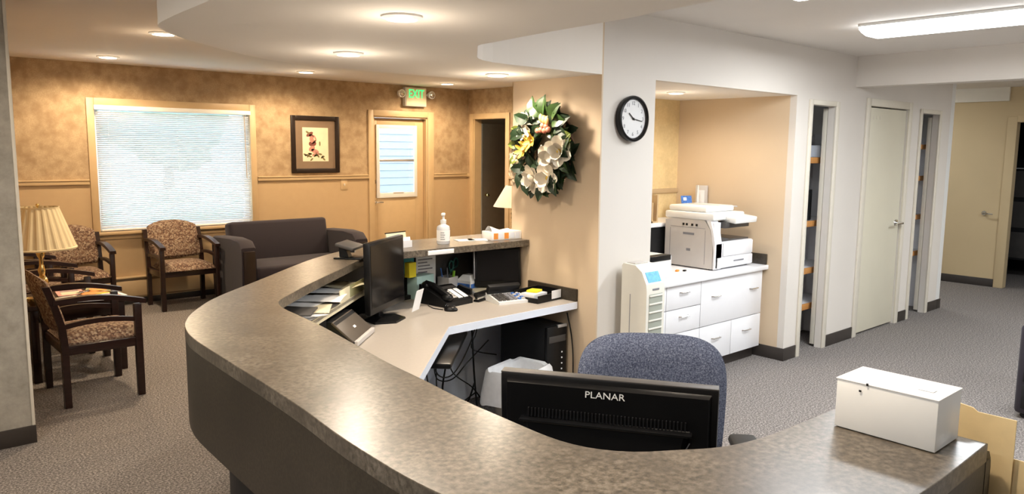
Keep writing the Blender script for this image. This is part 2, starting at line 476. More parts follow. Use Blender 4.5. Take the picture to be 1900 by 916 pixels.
# closets behind the clock wall
b = B()
b.box(5.68, 5.70, T, 3.75, 0, CH); b.box(5.66, 8.84, 3.75, 3.80, 0, CH); b.box(6.72, 6.76, T, 3.75, 0, CH); b.box(7.72, 7.76, T, 3.75, 0, CH)
b.box(XE, XE + .1, YC, 3.80, 0, CH)
struct('wall_closet', b, M['whitep'], 'white inside walls of the closets')
# hall
XH = 10.74
b = B(); b.box(XH, XH + .12, 3.03, 5.2, 0, 2.275); b.box(XH - .0, XH + .12, 2.93, 3.03, 0, CH)
b.box(XH, XH + .12, 1.98, 2.93, 2.02, CH); b.box(XH, XH + .12, -2.5, 1.98, 0, CH)
struct('wall_hall_end', b, M['hallwall'], 'beige wall at the far end of the hall')
b = B(); b.box(XH - .03, XH + .12, 3.03, 5.2, 2.275, CH); struct('trim_3', b, M['creamtrim'], 'pale bulkhead above the beige hall wall')
b = B(); b.box(XE, XH, 5.2, 5.3, 0, CH); struct('wall_hall_far', b, M['hallwall'], 'side wall of the hall out of sight')
b = B(); b.box(XH - .012, XH, 3.035, 5.2, 0, .10, .003); struct('baseboard_hall', b, M['base'], 'dark vinyl base on the beige hall wall')
b = B(); b.box(XH - .02, XH, 2.925, 3.03, 0, 2.08, .004); b.box(XH - .02, XH, 1.9, 2.925, 2.02, 2.10, .004); b.box(XH - .02, XH, 1.9, 1.98, 0, 2.02, .004)
struct('trim_4', b, M['hallwall'], 'beige casing of the dark office doorway')
b = B(); b.box(XH + .12, 13.9, 4.0, 4.1, 0, CH); b.box(13.8, 13.9, 0, 4.1, 0, CH); b.box(XH + .12, 13.9, 0, .1, 0, CH)
b.box(XH + .12, 13.9, 0.1, 4.0, 2.3, 2.35)
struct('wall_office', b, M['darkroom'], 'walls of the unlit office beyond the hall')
b = B().box(6.53, 6.68, -2.5, YC, 2.188, CH); struct('ceiling_beam', b, M['cream'], 'cream dropped beam crossing the ceiling toward the closet door')
# baseboards along the clock wall and niche
b = B()
for x0, x1 in ((3.356, NX0), (NX1, C1a - .055), (C1b + .065, Da - .075), (Db + .075, C2a - .055), (C2b + .06, XE)): b.box(x0, x1, YC - .012, YC, 0, .10, .003)
b.box(NX1 - .012, NX1, YC - .012, 3.6, 0, .10, .003); b.box(XE, XE + .112, YC - .012, YC, 0, .1, .003)
struct('baseboard_front', b, M['base'], 'dark vinyl base along the closet wall')
b = B().box(3.332, 3.344, YC, 3.6, 0, .1, .003); struct('baseboard_column', b, M['base'], 'dark vinyl base on the wreath wall')
# chair rail, base, casings of the lobby
b = B()
for x0, x1 in ((XL, WX0 - .075), (WX1 + .075, DX0 - .075), (DX1 + .095, XR)):
    b.box(x0, x1, YB - .022, YB, 1.245, 1.292, .006); b.box(x0, x1, YB - .03, YB, 1.283, 1.297, .004)
b.box(XR - .022, XR, RY1 + .07, YB, 1.245, 1.292, .006); b.box(XR - .022, XR, 4, RY0 - .07, 1.245, 1.292, .006)
struct('trim_5', b, M['trimtan'], 'tan chair rail along the lobby walls')
b = B(); b.box(DX0 - .075, DX0, YB - .02, YB, 0, 2.11, .005); b.box(DX1, DX1 + .095, YB - .02, YB, 0, 2.11, .005); b.box(DX0, DX1, YB - .02, YB, DZ + .0, 2.11, .005)
b.box(DX0, DX0 + .02, YB, YB + .14, 0, DZ); b.box(DX1 - .02, DX1, YB, YB + .14, 0, DZ); b.box(DX0, DX1, YB, YB + .14, DZ - .015, DZ)
struct('trim_6', b, M['trimtan'], 'tan casing round the exit door')
b = B(); b.box(XR - .02, XR, RY1, RY1 + .075, 0, 2.11, .005); b.box(XR - .02, XR, RY0 - .075, RY0, 0, 2.11, .005); b.box(XR - .02, XR, RY0, RY1, 2.035, 2.11, .005)
b.box(XR, XR + .12, RY1 - .02, RY1, 0, 2.035); b.box(XR, XR + .12, RY0, RY0 + .02, 0, 2.035)
struct('trim_7', b, M['trimtan'], 'tan casing of the dim side doorway')
# dim passage behind the side doorway
b = B(); b.box(XR + .12, 9.0, 8.9, 9.0, 0, CH); b.box(9.0, 9.1, 6.9, 9.0, 0, CH); b.box(XR + .12, 9.0, 6.9, 7.0, 0, CH)
struct('wall_passage', b, M['darkdoor'], 'brown walls of the dim passage')
b = B(); b.box(XR + .12, 9.0, YB + .15, 9.0, -.1, 0); struct('floor_passage', b, M['carpet'], 'passage carpet')
b = B(); b.box(XR, 9.1, YB + .15, 9.0, CH, CH + .1); struct('ceiling_passage', b, M['ceil'], 'passage ceiling')
d = thing('door_3', 'brown door standing in the dim passage', 'door', (XR + .9, 8.88, 0)); d['kind'] = 'structure'
obj('door_panel', B().box(-.35, .45, -.03, 0, .01, 2.0, .003), M['darkdoor'], d)
obj('handle', B().cyl((-.28, -.03, .95), (-.28, -.07, .95), .02).sphere((-.28, -.08, .95), .028), M['brass'], d)

# lowered soffit over the counter
so = spline([(.80, -2.45), (.82, .5), (.85, 1.6), (.885, 2.32), (.905, 2.75), (.94, 2.97), (1.058, 3.154), (1.214, 3.325), (1.532, 3.60), (1.793, 3.745), (2.1, 3.82), (2.5, 3.83), (3.344, 3.80)], 6)
si = spline([(1.90, -2.45), (1.91, .8), (1.945, 1.461), (1.979, 1.65), (2.016, 2.124), (2.042, 2.346), (2.057, 2.50)], 6) + [(2.075, 2.545), (2.33, 2.862), (2.37, 2.90), (2.43, 2.94), (2.52, 2.972), (2.64, 2.985), (3.344, 2.985)]
b = B(); b.prism(so + si[::-1], SH, CH, smooth=False); struct('ceiling_soffit', b, M['soffit'], 'curved lowered soffit above the reception counter')

# ================================================================== WINDOW, DOORS
wd = bpy.data.objects.new('window_1', None); COL.objects.link(wd); wd.location = (0, YB, 0); wd['kind'] = 'structure'; wd['label'] = 'wide lobby window behind white mini blinds'
b = B(); c = .07
b.box(WX0 - c, WX0, -.02, 0, WZ0 - .0, WZ1 + c, .005); b.box(WX1, WX1 + c, -.02, 0, WZ0, WZ1 + c, .005); b.box(WX0, WX1, -.02, 0, WZ1, WZ1 + c, .005)
obj('casing', b, M['trimtan'], wd)
obj('window_sill', B().box(WX0 - .11, WX1 + .05, -.06, .12, WZ0 - .03, WZ0, .005).box(WX0 - .09, WX1 + .04, -.016, 0, WZ0 - .08, WZ0 - .03, .004), M['trimtan'], wd)
b = B(); b.box(WX0, WX0 + .05, .07, .12, WZ0, WZ1); b.box(WX1 - .05, WX1, .07, .12, WZ0, WZ1); b.box(WX0 + .05, WX1 - .05, .07, .12, WZ0, WZ0 + .05); b.box(WX0 + .05, WX1 - .05, .07, .12, WZ1 - .05, WZ1)
obj('window_frame', b, M['whitep'], wd)
obj('pane', B().box(WX0 + .05, WX1 - .05, .092, .098, WZ0 + .05, WZ1 - .05), M['glass'], wd)
# blinds
bl = thing('window_blind', 'white horizontal mini blind lowered over the lobby window', 'blind', (0, YB - .005, 0))
obj('head_rail', B().box(WX0 - .005, WX1 + .005, -.035, .025, WZ1 - .045, WZ1, .004), M['blind'], bl)
obj('bottom_rail', B().box(WX0 + .01, WX1 - .01, -.02, .012, WZ0 + .008, WZ0 + .028, .004), M['blind'], bl)
sm = B().box(WX0 + .012, WX1 - .012, -.0125, .0125, -.0006, .0006).mesh('slat', M['blind'])
zz = WZ0 + .045; ns = 0
while zz < WZ1 - .055:
    link('slat', sm, bl, (0, 0, zz), (math.radians(-42), 0, 0)); zz += .0205; ns += 1
for x in (WX0 + .12, (WX0 + WX1) / 2, WX1 - .12): obj('ladder_cord', B().cyl((x, -.014, WZ0 + .02), (x, -.014, WZ1 - .04), .0012, n=5), M['blind'], bl)
obj('tilt_wand', B().cyl((WX1 - .07, -.03, WZ1 - .05), (WX1 - .06, -.03, WZ1 - .75), .004, n=6), M['trimtan'], bl)

# exit door
d = thing('door_1', 'tan exit door with a white sash window and lever handle', 'door', (0, YB + .07, 0)); d['kind'] = 'structure'
GX0, GX1, GZ0, GZ1 = 5.335, 5.925, 1.02, 1.91
b = B(); b.box(DX0 + .022, GX0, 0, .045, .01, DZ - .02, .002); b.box(GX1, DX1 - .022, 0, .045, .01, DZ - .02, .002); b.box(GX0, GX1, 0, .045, .01, GZ0, .002); b.box(GX0, GX1, 0, .045, GZ1, DZ - .02, .002)
obj('door_panel', b, M['trimtan'], d)
b = B(); f = .028
b.box(GX0 - .02, GX0 + f, -.018, .0, GZ0 - .03, GZ1 + .02, .004); b.box(GX1 - f, GX1 + .02, -.018, 0, GZ0 - .03, GZ1 + .02, .004)
b.box(GX0 + f, GX1 - f, -.018, 0, GZ1 - f, GZ1 + .02, .004); b.box(GX0 + f, GX1 - f, -.022, 0, GZ0 - .03, GZ0 + f + .01, .004)
sf = obj('sash_frame', b, M['whitep'], d)
obj('meeting_rail', B().box(GX0 + f, GX1 - f, -.012, .01, 1.458, 1.49, .003), M['silver'], sf)
obj('sash_lock', B().box(5.56, 5.72, -.03, -.02, GZ0 + .03, GZ0 + .045, .003), M['whitep'], sf)
obj('pane', B().box(GX0, GX1, .018, .024, GZ0, 1.46), M['glass'], sf); obj('pane', B().box(GX0, GX1, .018, .024, 1.49, GZ1), M['glass'], sf)
h = obj('door_handle', B().lathe([(.032, 0), (.032, .012)], 20, X=Matrix.Translation((5.29, 0, .935)) @ Matrix.Rotation(PI / 2, 4, 'X')).cyl((5.29, -.01, .935), (5.29, -.05, .935), .011).tube([(5.29, -.05, .935), (5.33, -.055, .938), (5.39, -.05, .935)], .009, 8), M['chrome'], d)
obj('deadbolt', B().lathe([(.028, 0), (.024, .014), (.01, .02)], 20, X=Matrix.Translation((5.285, 0, 1.20)) @ Matrix.Rotation(PI / 2, 4, 'X')), M['chrome'], d)

# closet door
d = thing('door_2', 'closed cream closet door with steel hinges and lever', 'door', (0, YC, 0)); d['kind'] = 'structure'
obj('door_panel', B().box(Da + .004, Db - .004, .012, .055, .018, 2.035, .002), M['door'], d)
for z in (1.78, 1.05, .27):
    obj('hinge', B().box(Da - .006, Da + .012, -.004, .014, z - .05, z + .05, .002).cyl((Da + .002, -.006, z - .05), (Da + .002, -.006, z + .05), .007, n=8), M['silver'], d)
h = obj('door_handle', B().lathe([(.034, 0), (.03, .012)], 20, X=Matrix.Translation((Db - .07, .012, .985)) @ Matrix.Rotation(PI / 2, 4, 'X')).cyl((Db - .07, 0, .985), (Db - .07, -.055, .985), .012).tube([(Db - .07, -.055, .985), (Db - .11, -.058, .985), (Db - .19, -.05, .98)], .010, 8), M['chrome'], d)
obj('strike_plate', B().box(Db + .002, Db + .03, -.003, 0, .95, 1.02), M['silver'], h)
for x in (6.93, 7.0, 7.07): obj('coat_hook_mark', B().box(x - .008, x + .008, .009, .012, 1.935, 1.965, .002), M['creamtrim'], d)
b = B()
for a, e_, top in ((Da, Db, 2.045),):
    b.box(a - .07, a, YC - .018, YC, 0, top + .065, .004); b.box(e_, e_ + .07, YC - .018, YC, 0, top + .065, .004); b.box(a, e_, YC - .018, YC, top, top + .065, .004)
struct('trim_8', b, M['creamtrim'], 'cream casing round the closet door')
b = B()
for a, e_, top in ((C1a, C1b, 2.01), (C2a, C2b, 2.025)):
    b.box(a - .05, a, YC - .016, YC, 0, top + .04, .004); b.box(e_, e_ + .06, YC - .016, YC, 0, top + .04, .004); b.box(a, e_, YC - .016, YC, top, top + .04, .004)
struct('trim_9', b, M['creamtrim'], 'cream casings of the two open closets')

# closet shelving (each closet one unit)
for nm, x0, x1, lab, zs in (('c1', 5.71, 6.71, 'white closet unit with orange oak shelf edges left of the closet door', (.33, .64, 1.04, 1.57)),
                           ('c2', 7.77, 8.70, 'closet shelves with oak edges right of the closet door', (.60, .98, 1.38, 1.70))):
    t = thing('closet_shelving', lab, 'shelving', (0, 3.12, 0))
    obj('side_panel', B().box(x0, x0 + .015, 0, .3, 0, 1.80), M['white'], t)
    obj('side_panel', B().box(x1 - .015, x1, 0, .3, 0, 1.80), M['white'], t)
    obj('back_panel', B().box(x0 + .015, x1 - .015, .285, .3, 0, 1.80), M['white'], t)
    for z in zs:
        s_ = obj('shelf', B().box(x0 + .015, x1 - .015, .02, .285, z, z + .025), M['white'], t)
        obj('shelf_edge', B().box(x0 + .015, x1 - .015, 0, .02, z - .02, z + .03, .003), M['oak'], s_)
    # folded closet leaf against the far jamb
    xx = C1b if nm == 'c1' else C2b
    tag(obj('bifold_leaf', B().box(xx + .004, xx + .03, YC + .06, YC + .10, .02, 2.0, .003), M['creamtrim']), 'folded cream leaf inside the %s closet opening' % ('first open' if nm == 'c1' else 'last open'), 'door leaf')
tag(obj('grey_tray', B().box(6.30, 6.62, 3.15, 3.38, 1.60, 1.70, .006), M['liner']), 'grey blue tray on the top oak edged closet shelf', 'tray')
tag(obj('binder', B().box(6.20, 6.23, 3.16, 3.36, 1.07, 1.33, .004, X=Matrix.Translation((0, 0, 0))), M['black']), 'black binder standing on a closet shelf', 'binder')
t = thing('spray_bottle', 'dark bottle with a white label in the second closet', 'bottle', (8.33, 3.20, 1.01))
obj('body', B().lathe([(.035, 0), (.04, .02), (.04, .13), (.016, .17), (.016, .19)], 16), M['black'], t)
obj('label_sheet', B().box(-.03, .03, -.043, -.039, .04, .11, .002), M['paperw'], t)
tag(obj('orange_box', B().box(8.2, 8.28, 3.16, 3.30, 1.01, 1.07, .003), M['orange']), 'small orange box in the second closet beside dark bottle', 'box')
tag(obj('coiled_cable', B().tube([(8.36 + .06 * math.cos(a), 3.22 + .01 * a / 6, 1.49 + .06 * math.sin(a)) for a in [k * .5 for k in range(30)]], .006), M['black']), 'black coiled cable on a shelf of the second closet', 'cable')

# hall hook / lever
t = thing('wall_lever', 'small metal lever on the beige hall wall', 'hardware', (XH, 3.20, .91))
obj('rose', B().lathe([(.03, 0), (.026, .012)], 18, X=Matrix.Rotation(-PI / 2, 4, 'Y')), M['chrome'], t)
obj('lever', B().tube([(-.01, 0, 0), (-.05, 0, 0), (-.055, -.03, 0), (-.05, -.11, -.005)], .009, 8), M['chrome'], t)
# dark office content
t = thing('office_cabinet', 'black cabinet in the unlit office doorway', 'cabinet', (12.0, 2.75, 0))
obj('body', B().box(-.3, .3, -.5, .5, 0.25, 1.45, .01), M['blackm'], t)
for z in (.45, .85, 1.25): obj('drawer', B().box(-.31, -.3, -.46, .46, z - .17, z + .17, .003), M['dgrey'], t)
tag(obj('paper_sheet', B().box(11.68, 11.90, 3.02, 3.22, 1.452, 1.458), M['paperw']), 'white sheet on the black cabinet in the unlit office', 'paper')

# ================================================================== LIGHT FITTINGS
LOB = 'recessed lobby downlights'
down_light((3.96, 7.775, CH), .072, CAN_W, WARM, 'round recessed downlight above the framed picture by the window', LOB)
down_light((5.91, 7.85, CH), .072, CAN_W, WARM, 'round recessed downlight just in front of the exit sign', LOB)
down_light((2.03, 7.84, CH), .072, CAN_W, WARM, 'round recessed downlight above the left end of the lobby window', LOB)
down_light((1.90, 5.90, CH), .072, CAN_W, WARM, 'round recessed downlight half hidden by the corner of the soffit', LOB)
down_light((4.9, 5.9, CH), .072, CAN_W, WARM, 'round recessed downlight above the exit door aisle, hidden by soffit', LOB)
down_light((6.1, 5.9, CH), .072, CAN_W, WARM, 'round recessed downlight behind the wreath wall', LOB)
down_light((-.45, 2.5, CH), .072, CAN_W * .5, WARM2, 'added fill downlight over the entrance walk, out of the frame', LOB)  # unseen lamp added to brighten the near carpet
down_light((.1, 3.9, CH), .072, CAN_W * .4, WARM2, 'added unseen fill downlight in front of the grey wall end', LOB)  # added out of view to lift the grey wall
SOF = 'small downlights in the soffit'
down_light((1.44, 2.157, SH), .050, CAN_S, WARM2, 'soffit downlight nearest above the curved counter', SOF)
down_light((1.82, 3.16, SH), .050, CAN_S, WARM2, 'soffit downlight above the far bend of the counter', SOF)
down_light((2.94, 3.43, SH), .050, CAN_S * 1.3, WARM2, 'soffit downlight just left of the wreath wall', SOF)
down_light((1.30, .9, SH), .050, CAN_S, WARM2, 'soffit downlight over the near end of the counter', SOF)
down_light((4.74, 3.50, SH), .050, CAN_S * .62, WARM2, 'downlight in the ceiling of the copier niche')


def strip_light(x, y0, y1, label, group, power=FLU_W):
    t = thing('fluorescent_light', label, 'ceiling light', (x, (y0 + y1) / 2, CH), 0, group); h = (y1 - y0) / 2
    obj('body', B().box(-.13, .13, -h, h, -.018, 0, .003), M['whitep'], t)
    b = B(); pr = [(-.12, -.018), (-.118, -.045), (-.085, -.072), (.085, -.072), (.118, -.045), (.12, -.018)]
    b.sweep([[(px, -h + .004 + e * .03, pz if e else -.018 + (pz + .018) * .55) for px, pz in pr] for e in (0, 1)] + [[(px, h - .004 - e * .03, pz if e else -.018 + (pz + .018) * .55) for px, pz in pr] for e in (1, 0)])
    obj('lens', b, M['litf'], t)
    lamp_in(t, 'AREA', power, NEUT, (0, 0, -.08), .2, 2 * h - .05)
    return t


FG = 'wraparound fluorescent ceiling lights'
strip_light(5.02, 1.03, 2.25, 'long wraparound fluorescent light nearest the dropped beam', FG, FLU_W * 1.05)
strip_light(3.50, .80, 1.98, 'wraparound fluorescent light above the office chair, cut by the frame', FG, FLU_W * .42)
strip_light(4.4, -1.6, -.4, 'added fluorescent fill light out of the frame', FG)  # added fixture, fill for the desk side
strip_light(-.6, 0.4, 1.6, 'added fluorescent fill light behind the viewpoint', FG, FLU_W * .5)  # added near the camera to light the grey wall
strip_light(8.3, -.2, 1.0, 'added unseen fluorescent fill light beyond the dropped beam', FG, FLU_W * 1.5)  # unseen fixture added as fill for hall and closets
strip_light(9.6, 3.7, 4.8, 'added fluorescent fill light hidden round the hall corner', FG, FLU_W * .25)  # extra fixture added out of sight, fills the hall end

# exit sign
t = thing('exit_sign', 'lit green EXIT sign with two emergency lamp heads above the door', 'sign', (5.845, YB, 2.30))
obj('housing', B().box(-.165, .165, -.075, 0, -.125, .115, .008), M['whitep'], t)
obj('face_plate', B().box(-.155, .155, -.082, -.075, -.115, .108, .003), M['paperc'], t)
text_part('letters', 'EXIT', .155, M['exitg'], t, (0, -.0835, .03), (PI / 2, 0, 0), .001, .78)
for sx in (-1, 1):
    l_ = obj('lamp_head', B().lathe([(.02, -.05), (.042, -.04), (.05, 0), (.05, .015)], 18, X=Matrix.Translation((sx * .235, -.09, .03)) @ Matrix.Rotation(PI / 2, 4, 'X')).cyl((sx * .165, -.04, .03), (sx * .21, -.05, .03), .012), M['whitep'], t)
    obj('bulb_lens', B().lathe([(.042, 0), (.03, .012), (.001, .018)], 16, X=Matrix.Translation((sx * .235, -.106, .03)) @ Matrix.Rotation(PI / 2, 4, 'X'), cap=False), M['chrome'], l_)
# picture
t = thing('framed_picture', 'black framed botanical print with taupe mat on the wallpaper', 'picture', (4.43, YB, 1.667))
b = B(); W_, H_, f = .312, .337, .052
b.box(-W_, -W_ + f, -.03, 0, -H_, H_, .005); b.box(W_ - f, W_, -.03, 0, -H_, H_, .005); b.box(-W_ + f, W_ - f, -.03, 0, H_ - f, H_, .005); b.box(-W_ + f, W_ - f, -.03, 0, -H_, -H_ + f, .005)
obj('frame', b, M['frame'], t)
obj('picture_mat', B().box(-W_ + f, W_ - f, -.012, 0, -H_ + f, H_ - f), M['mat'], t)
ar = obj('print_paper', B().box(-.168, .168, -.014, -.012, -.2, .2), M['artp'], t)
b = B(); rnd = random.Random(3)


def blot(b, x, z, a, c, rot, mi):
    n = 10
    b.add([(x + a * math.cos(q) * math.cos(rot) - c * math.sin(q) * math.sin(rot), -.0148 - mi * .0002, z + a * math.cos(q) * math.sin(rot) + c * math.sin(q) * math.cos(rot)) for q in [2 * PI * k / n for k in range(n)]], [tuple(range(n))], mi)


for x, z, a, c, r_, mi in [(-.075, .12, .05, .022, .5, 0), (-.10, .14, .03, .012, -.6, 2), (-.05, .10, .035, .02, -.3, 0), (-.05, .06, .03, .04, .2, 1), (-.04, .01, .05, .035, .1, 0), (-.02, .03, .04, .012, .7, 0), (-.05, -.05, .045, .03, .6, 1), (-.01, -.08, .055, .025, -.3, 1), (.0, -.12, .05, .02, .2, 1), (.055, .01, .01, .03, 0, 2), (-.005, .08, .01, .035, .5, 1)] + [(rnd.uniform(-.14, .14), rnd.uniform(-.18, -.11), .025, .011, rnd.uniform(-1, 1), 2) for _ in range(14)]:
    blot(b, x, z, a, c, r_, mi)
obj('botanical_print', b, [M['art1'], M['art2'], M['art3']], ar)
# switch, heater
t = thing('light_switch', 'tan light switch plate under the chair rail', 'switch', (4.81, YB, 1.18))
obj('plate', B().box(-.045, .045, -.008, 0, -.065, .065, .003), M['trimtan'], t); obj('toggle', B().box(-.008, .008, -.02, -.006, -.015, .015, .003), M['creamtrim'], t)
t = thing('baseboard_heater', 'long beige baseboard heater under the lobby window', 'heater', (3.2, YB, 0))
b = B(); b.box(-1.95, 1.9, -.015, 0, .06, .29, .003); b.box(-1.95, 1.9, -.07, -.015, .275, .29, .004); b.box(-1.95, 1.9, -.075, -.068, .09, .25, .003); obj('cover', b, M['trimtan'], t)
obj('fin_core', B().box(-1.94, 1.89, -.06, -.015, .10, .2), M['dgrey'], t)
obj('end_cap', B().box(-1.97, -1.93, -.08, 0, .03, .295, .004), M['trimtan'], t); obj('end_cap', B().box(1.88, 1.92, -.08, 0, .03, .295, .004), M['trimtan'], t)
struct('baseboard_back', B().box(XL, DX0 - .08, YB - .01, YB, 0, .06, .002).box(DX1 + .1, XR, YB - .012, YB, 0, .1, .002), M['base'], 'dark base along the lobby wall')

# ================================================================== OUTSIDE
struct('ground', B().box(-24, 60, YB + .3, 47, -.45, -.35), M['lawn'], 'lawn outside the window')
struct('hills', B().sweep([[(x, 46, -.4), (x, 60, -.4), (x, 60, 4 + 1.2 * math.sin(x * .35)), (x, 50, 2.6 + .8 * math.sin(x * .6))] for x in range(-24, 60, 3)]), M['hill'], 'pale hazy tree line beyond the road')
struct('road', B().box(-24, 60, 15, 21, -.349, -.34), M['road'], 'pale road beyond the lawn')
tm = None
for i, (x, y, s) in enumerate([(4.6, 27, 1.55), (9.3, 29, 1.75), (13.9, 27, 1.5), (-.4, 29, 1.6), (19.0, 29, 1.6)]):
    t = thing('tree', ['bushy green tree seen through the left of the blinds', 'tallest green tree seen through the middle of the blinds', 'round green tree seen through the right of the blinds', 'green tree beyond the road past the window edge', 'green tree beyond the road out of the window view'][i], 'tree', (x, y, -.35), i * 1.3, 'trees beyond the road')
    if tm is None:
        bb = bmesh.new(); bmesh.ops.create_icosphere(bb, subdivisions=4, radius=1)
        from mathutils import noise
        for v in bb.verts: v.co *= 1 + .35 * noise.noise(v.co * 2.2) + .2 * noise.noise(v.co * 6)
        for f_ in bb.faces: f_.smooth = True
        tm = bpy.data.meshes.new('crown'); bb.to_mesh(tm); bb.free(); tm.materials.append(M['tree'])
    c = link('crown', tm, t, (0, 0, 1.2 + s)); c.scale = (s * 1.15, s, s)
    obj('trunk', B().cyl((0, 0, 0), (0, 0, 1.3 + s * .4), .22, .14, 10), M['trunk'], t)
t = thing('hedge', 'low green hedge outside the window', 'hedge', (4.4, 13.2, -.35)); c = link('foliage', tm, t, (0, 0, .55)); c.scale = (1.6, .6, .6)
t = thing('neighbour_wall', 'pale blue clapboard wall seen through the exit door glass', 'wall', (7.6, 11.2, -.35))
obj('core', B().box(-1.6, 2.4, .03, .2, 0, 3.6), M['siding'], t)
bm_ = B().box(-1.6, 2.4, -.012, .03, -.004, .125, X=Matrix.Rotation(math.radians(-6), 4, 'X')).mesh('siding_board', M['siding'])
for k in range(29): link('siding_board', bm_, t, (0, .0, .02 + k * .122))

# ================================================================== LOBBY FURNITURE
def make_chair(label, group):
    t = thing('guest_chair', label, 'chair', (0, 0, 0), 0, group)
    for s in (-1, 1):
        x = s * .27
        obj('leg', B().box(x - .021, x + .021, -.24, -.195, 0, .615, .005), M['wood'], t)                    # front post
        b = B(); secs = []
        for y, z in ((.215, 0), (.215, .40), (.225, .52), (.255, .64), (.30, .78)): secs.append([(x - .02, y - .02, z), (x + .02, y - .02, z), (x + .02, y + .02, z), (x - .02, y + .02, z)])
        obj('leg', b.sweep(secs, smooth=False), M['wood'], t)                                             # rear post
        b = B(); secs = []
        for k in range(9):
            u = k / 8; y = -.265 + u * .53; z = .615 + .045 * math.sin(PI * min(1, u * 1.05) * .8) + .02 * u
            secs.append([(x - .028, y, z), (x + .028, y, z), (x + .026, y, z + .03), (x - .026, y, z + .03)])
        obj('armrest', b.sweep(secs), M['wood'], t)
        b = B(); secs = []
        for k in range(7):
            u = k / 6; y = -.20 + u * .425; z = .50 + .022 * math.sin(PI * u)
            secs.append([(x - .013, y, z), (x + .013, y, z), (x + .013, y, z + .03), (x - .013, y, z + .03)])
        obj('arm_rail', b.sweep(secs), M['wood'], t)
        obj('side_rail', B().box(x - .013, x + .013, -.2, .2, .335, .395, .004), M['wood'], t)
    obj('seat_frame', B().box(-.255, .255, -.225, -.2, .335, .395, .004).box(-.255, .255, .2, .225, .335, .395, .004).box(-.25, .25, -.2, .2, .36, .385), M['wood'], t)

    def sf(u, v):
        x = (u - .5) * .50; y = -.25 + v * .46; e = min(u, 1 - u, v, 1 - v)
        return (x * (1 - .06 * v), y - .03 * (1 - (2 * u - 1) ** 2) * (1 - v), .40 + .062 * min(1, e / .13) ** .5 + .012 * math.sin(PI * u) * math.sin(PI * v))
    b = B(); b.grid(18, 16, sf); b.box(-.245, .245, -.25, .21, .392, .405); obj('seat', b, M['fabric'], t)
    b = B(); nx, nz = 18, 14; secs = []

    def bp(u, v, side):
        wv = .235 + .025 * math.sin(PI * (.25 + .6 * v)); x = (u - .5) * 2 * wv
        top = .86 - .055 * abs(2 * u - 1) ** 2.6; bot = .485 - .02 * (1 - (2 * u - 1) ** 2)
        z = bot + v * (top - bot); y = .20 + .04 * (1 - (2 * u - 1) ** 2) + .115 * ((z - .48) / .38) ** 1.3 if z > .48 else .20 + .04 * (1 - (2 * u - 1) ** 2)
        e = min(u, 1 - u, v, 1 - v); th = .034 * min(1, e / .1) ** .5
        return (x, y + side * th, z)
    b.grid(nx, nz, lambda u, v: bp(u, v, -1)); b.grid(nx, nz, lambda u, v: bp(u, v, .6)); obj('backrest', b, M['fabric'], t)
    return t


GC = 'patterned guest chairs with dark wood arms'
ch = make_chair('dark wood guest chair nearest the grey wall end, seen from its side', GC)
ch.location = (1.255, 5.6, 0); ch.rotation_euler = (0, 0, PI / 2)
dup(ch, (1.27, 6.93, 0), PI / 2, 'guest chair just beyond the magazine table, half behind the lamp')
dup(ch, (1.24, 7.58, 0), PI / 2, 'guest chair farthest along the side row, mostly behind the lamp')
dup(ch, (1.72, 8.14, 0), 0, 'guest chair against the window wall in the corner, its arm beside the lamp shade')
dup(ch, (2.70, 8.11, 0), 0, 'guest chair facing out under the window, left of the sofa')

# loveseat
t = thing('loveseat', 'dark violet grey two seat sofa below the window and picture', 'sofa', (3.76, 7.8, 0))
obj('base', B().box(-.57, .57, -.34, .36, .10, .30, .02), M['sofa'], t)
obj('seat_cushion', B().box(-.57, .57, -.40, .22, .295, .43, .04, seg=3), M['sofa'], t)
X = Matrix.Translation((0, .22, .38)) @ Matrix.Rotation(math.radians(-9), 4, 'X')
obj('backrest', B().box(-.57, .57, -.02, .16, 0, .46, .04, X=X, seg=3), M['sofa'], t)
for s in (-1, 1):
    b = B(); x0, x1 = s * .645 - .075, s * .645 + .075
    pr = [(-.36, .06), (.38, .06), (.40, .62), (.36, .68), (-.10, .70), (-.30, .685), (-.375, .62), (-.385, .5)]
    b.sweep([[(x0, y, z) for y, z in pr]] + [[(x0 + .015, y, z + (.012 if z > .6 else 0)) for y, z in pr]] + [[(x1 - .015, y, z + (.012 if z > .6 else 0)) for y, z in pr]] + [[(x1, y, z) for y, z in pr]], smooth=True)
    a_ = obj('armrest', b, M['sofa'], t)
    obj('arm_front', B().box(x0 + .015, x1 - .015, -.405, -.375, .05, .60, .012), M['frame'], a_)
    for y in (-.3, .32): obj('leg', B().cyl((s * .63, y, 0), (s * .63, y, .11), .022, .03, 12), M['wood'], t)

# end table with slats, lamp and magazines
t = thing('end_table', 'dark slatted end table between the guest chairs', 'table', (1.28, 6.27, 0))
obj('table_top', B().box(-.33, .33, -.27, .27, .51, .545, .006), M['wood'], t)
for sx in (-1, 1):
    for sy in (-1, 1): obj('leg', B().box(sx * .275 - .025, sx * .275 + .025, sy * .225 - .025, sy * .225 + .025, 0, .51, .004), M['wood'], t)
for sy in (-1, 1): obj('apron', B().box(-.25, .25, sy * .225 - .01, sy * .225 + .01, .42, .51, .003), M['wood'], t)
for sx in (-1, 1):
    obj('apron', B().box(sx * .275 - .01, sx * .275 + .01, -.2, .2, .45, .51, .003), M['wood'], t)
    obj('side_rail', B().box(sx * .275 - .01, sx * .275 + .01, -.2, .2, .10, .15, .003), M['wood'], t)
    for k in range(6): obj('slat', B().box(sx * .275 - .007, sx * .275 + .007, -.165 + k * .06, -.135 + k * .06, .15, .45, .002), M['wood'], t)
TZ = .545
t = thing('table_lamp', 'brass table lamp with a pleated cream shade', 'lamp', (1.10, 6.20, TZ))
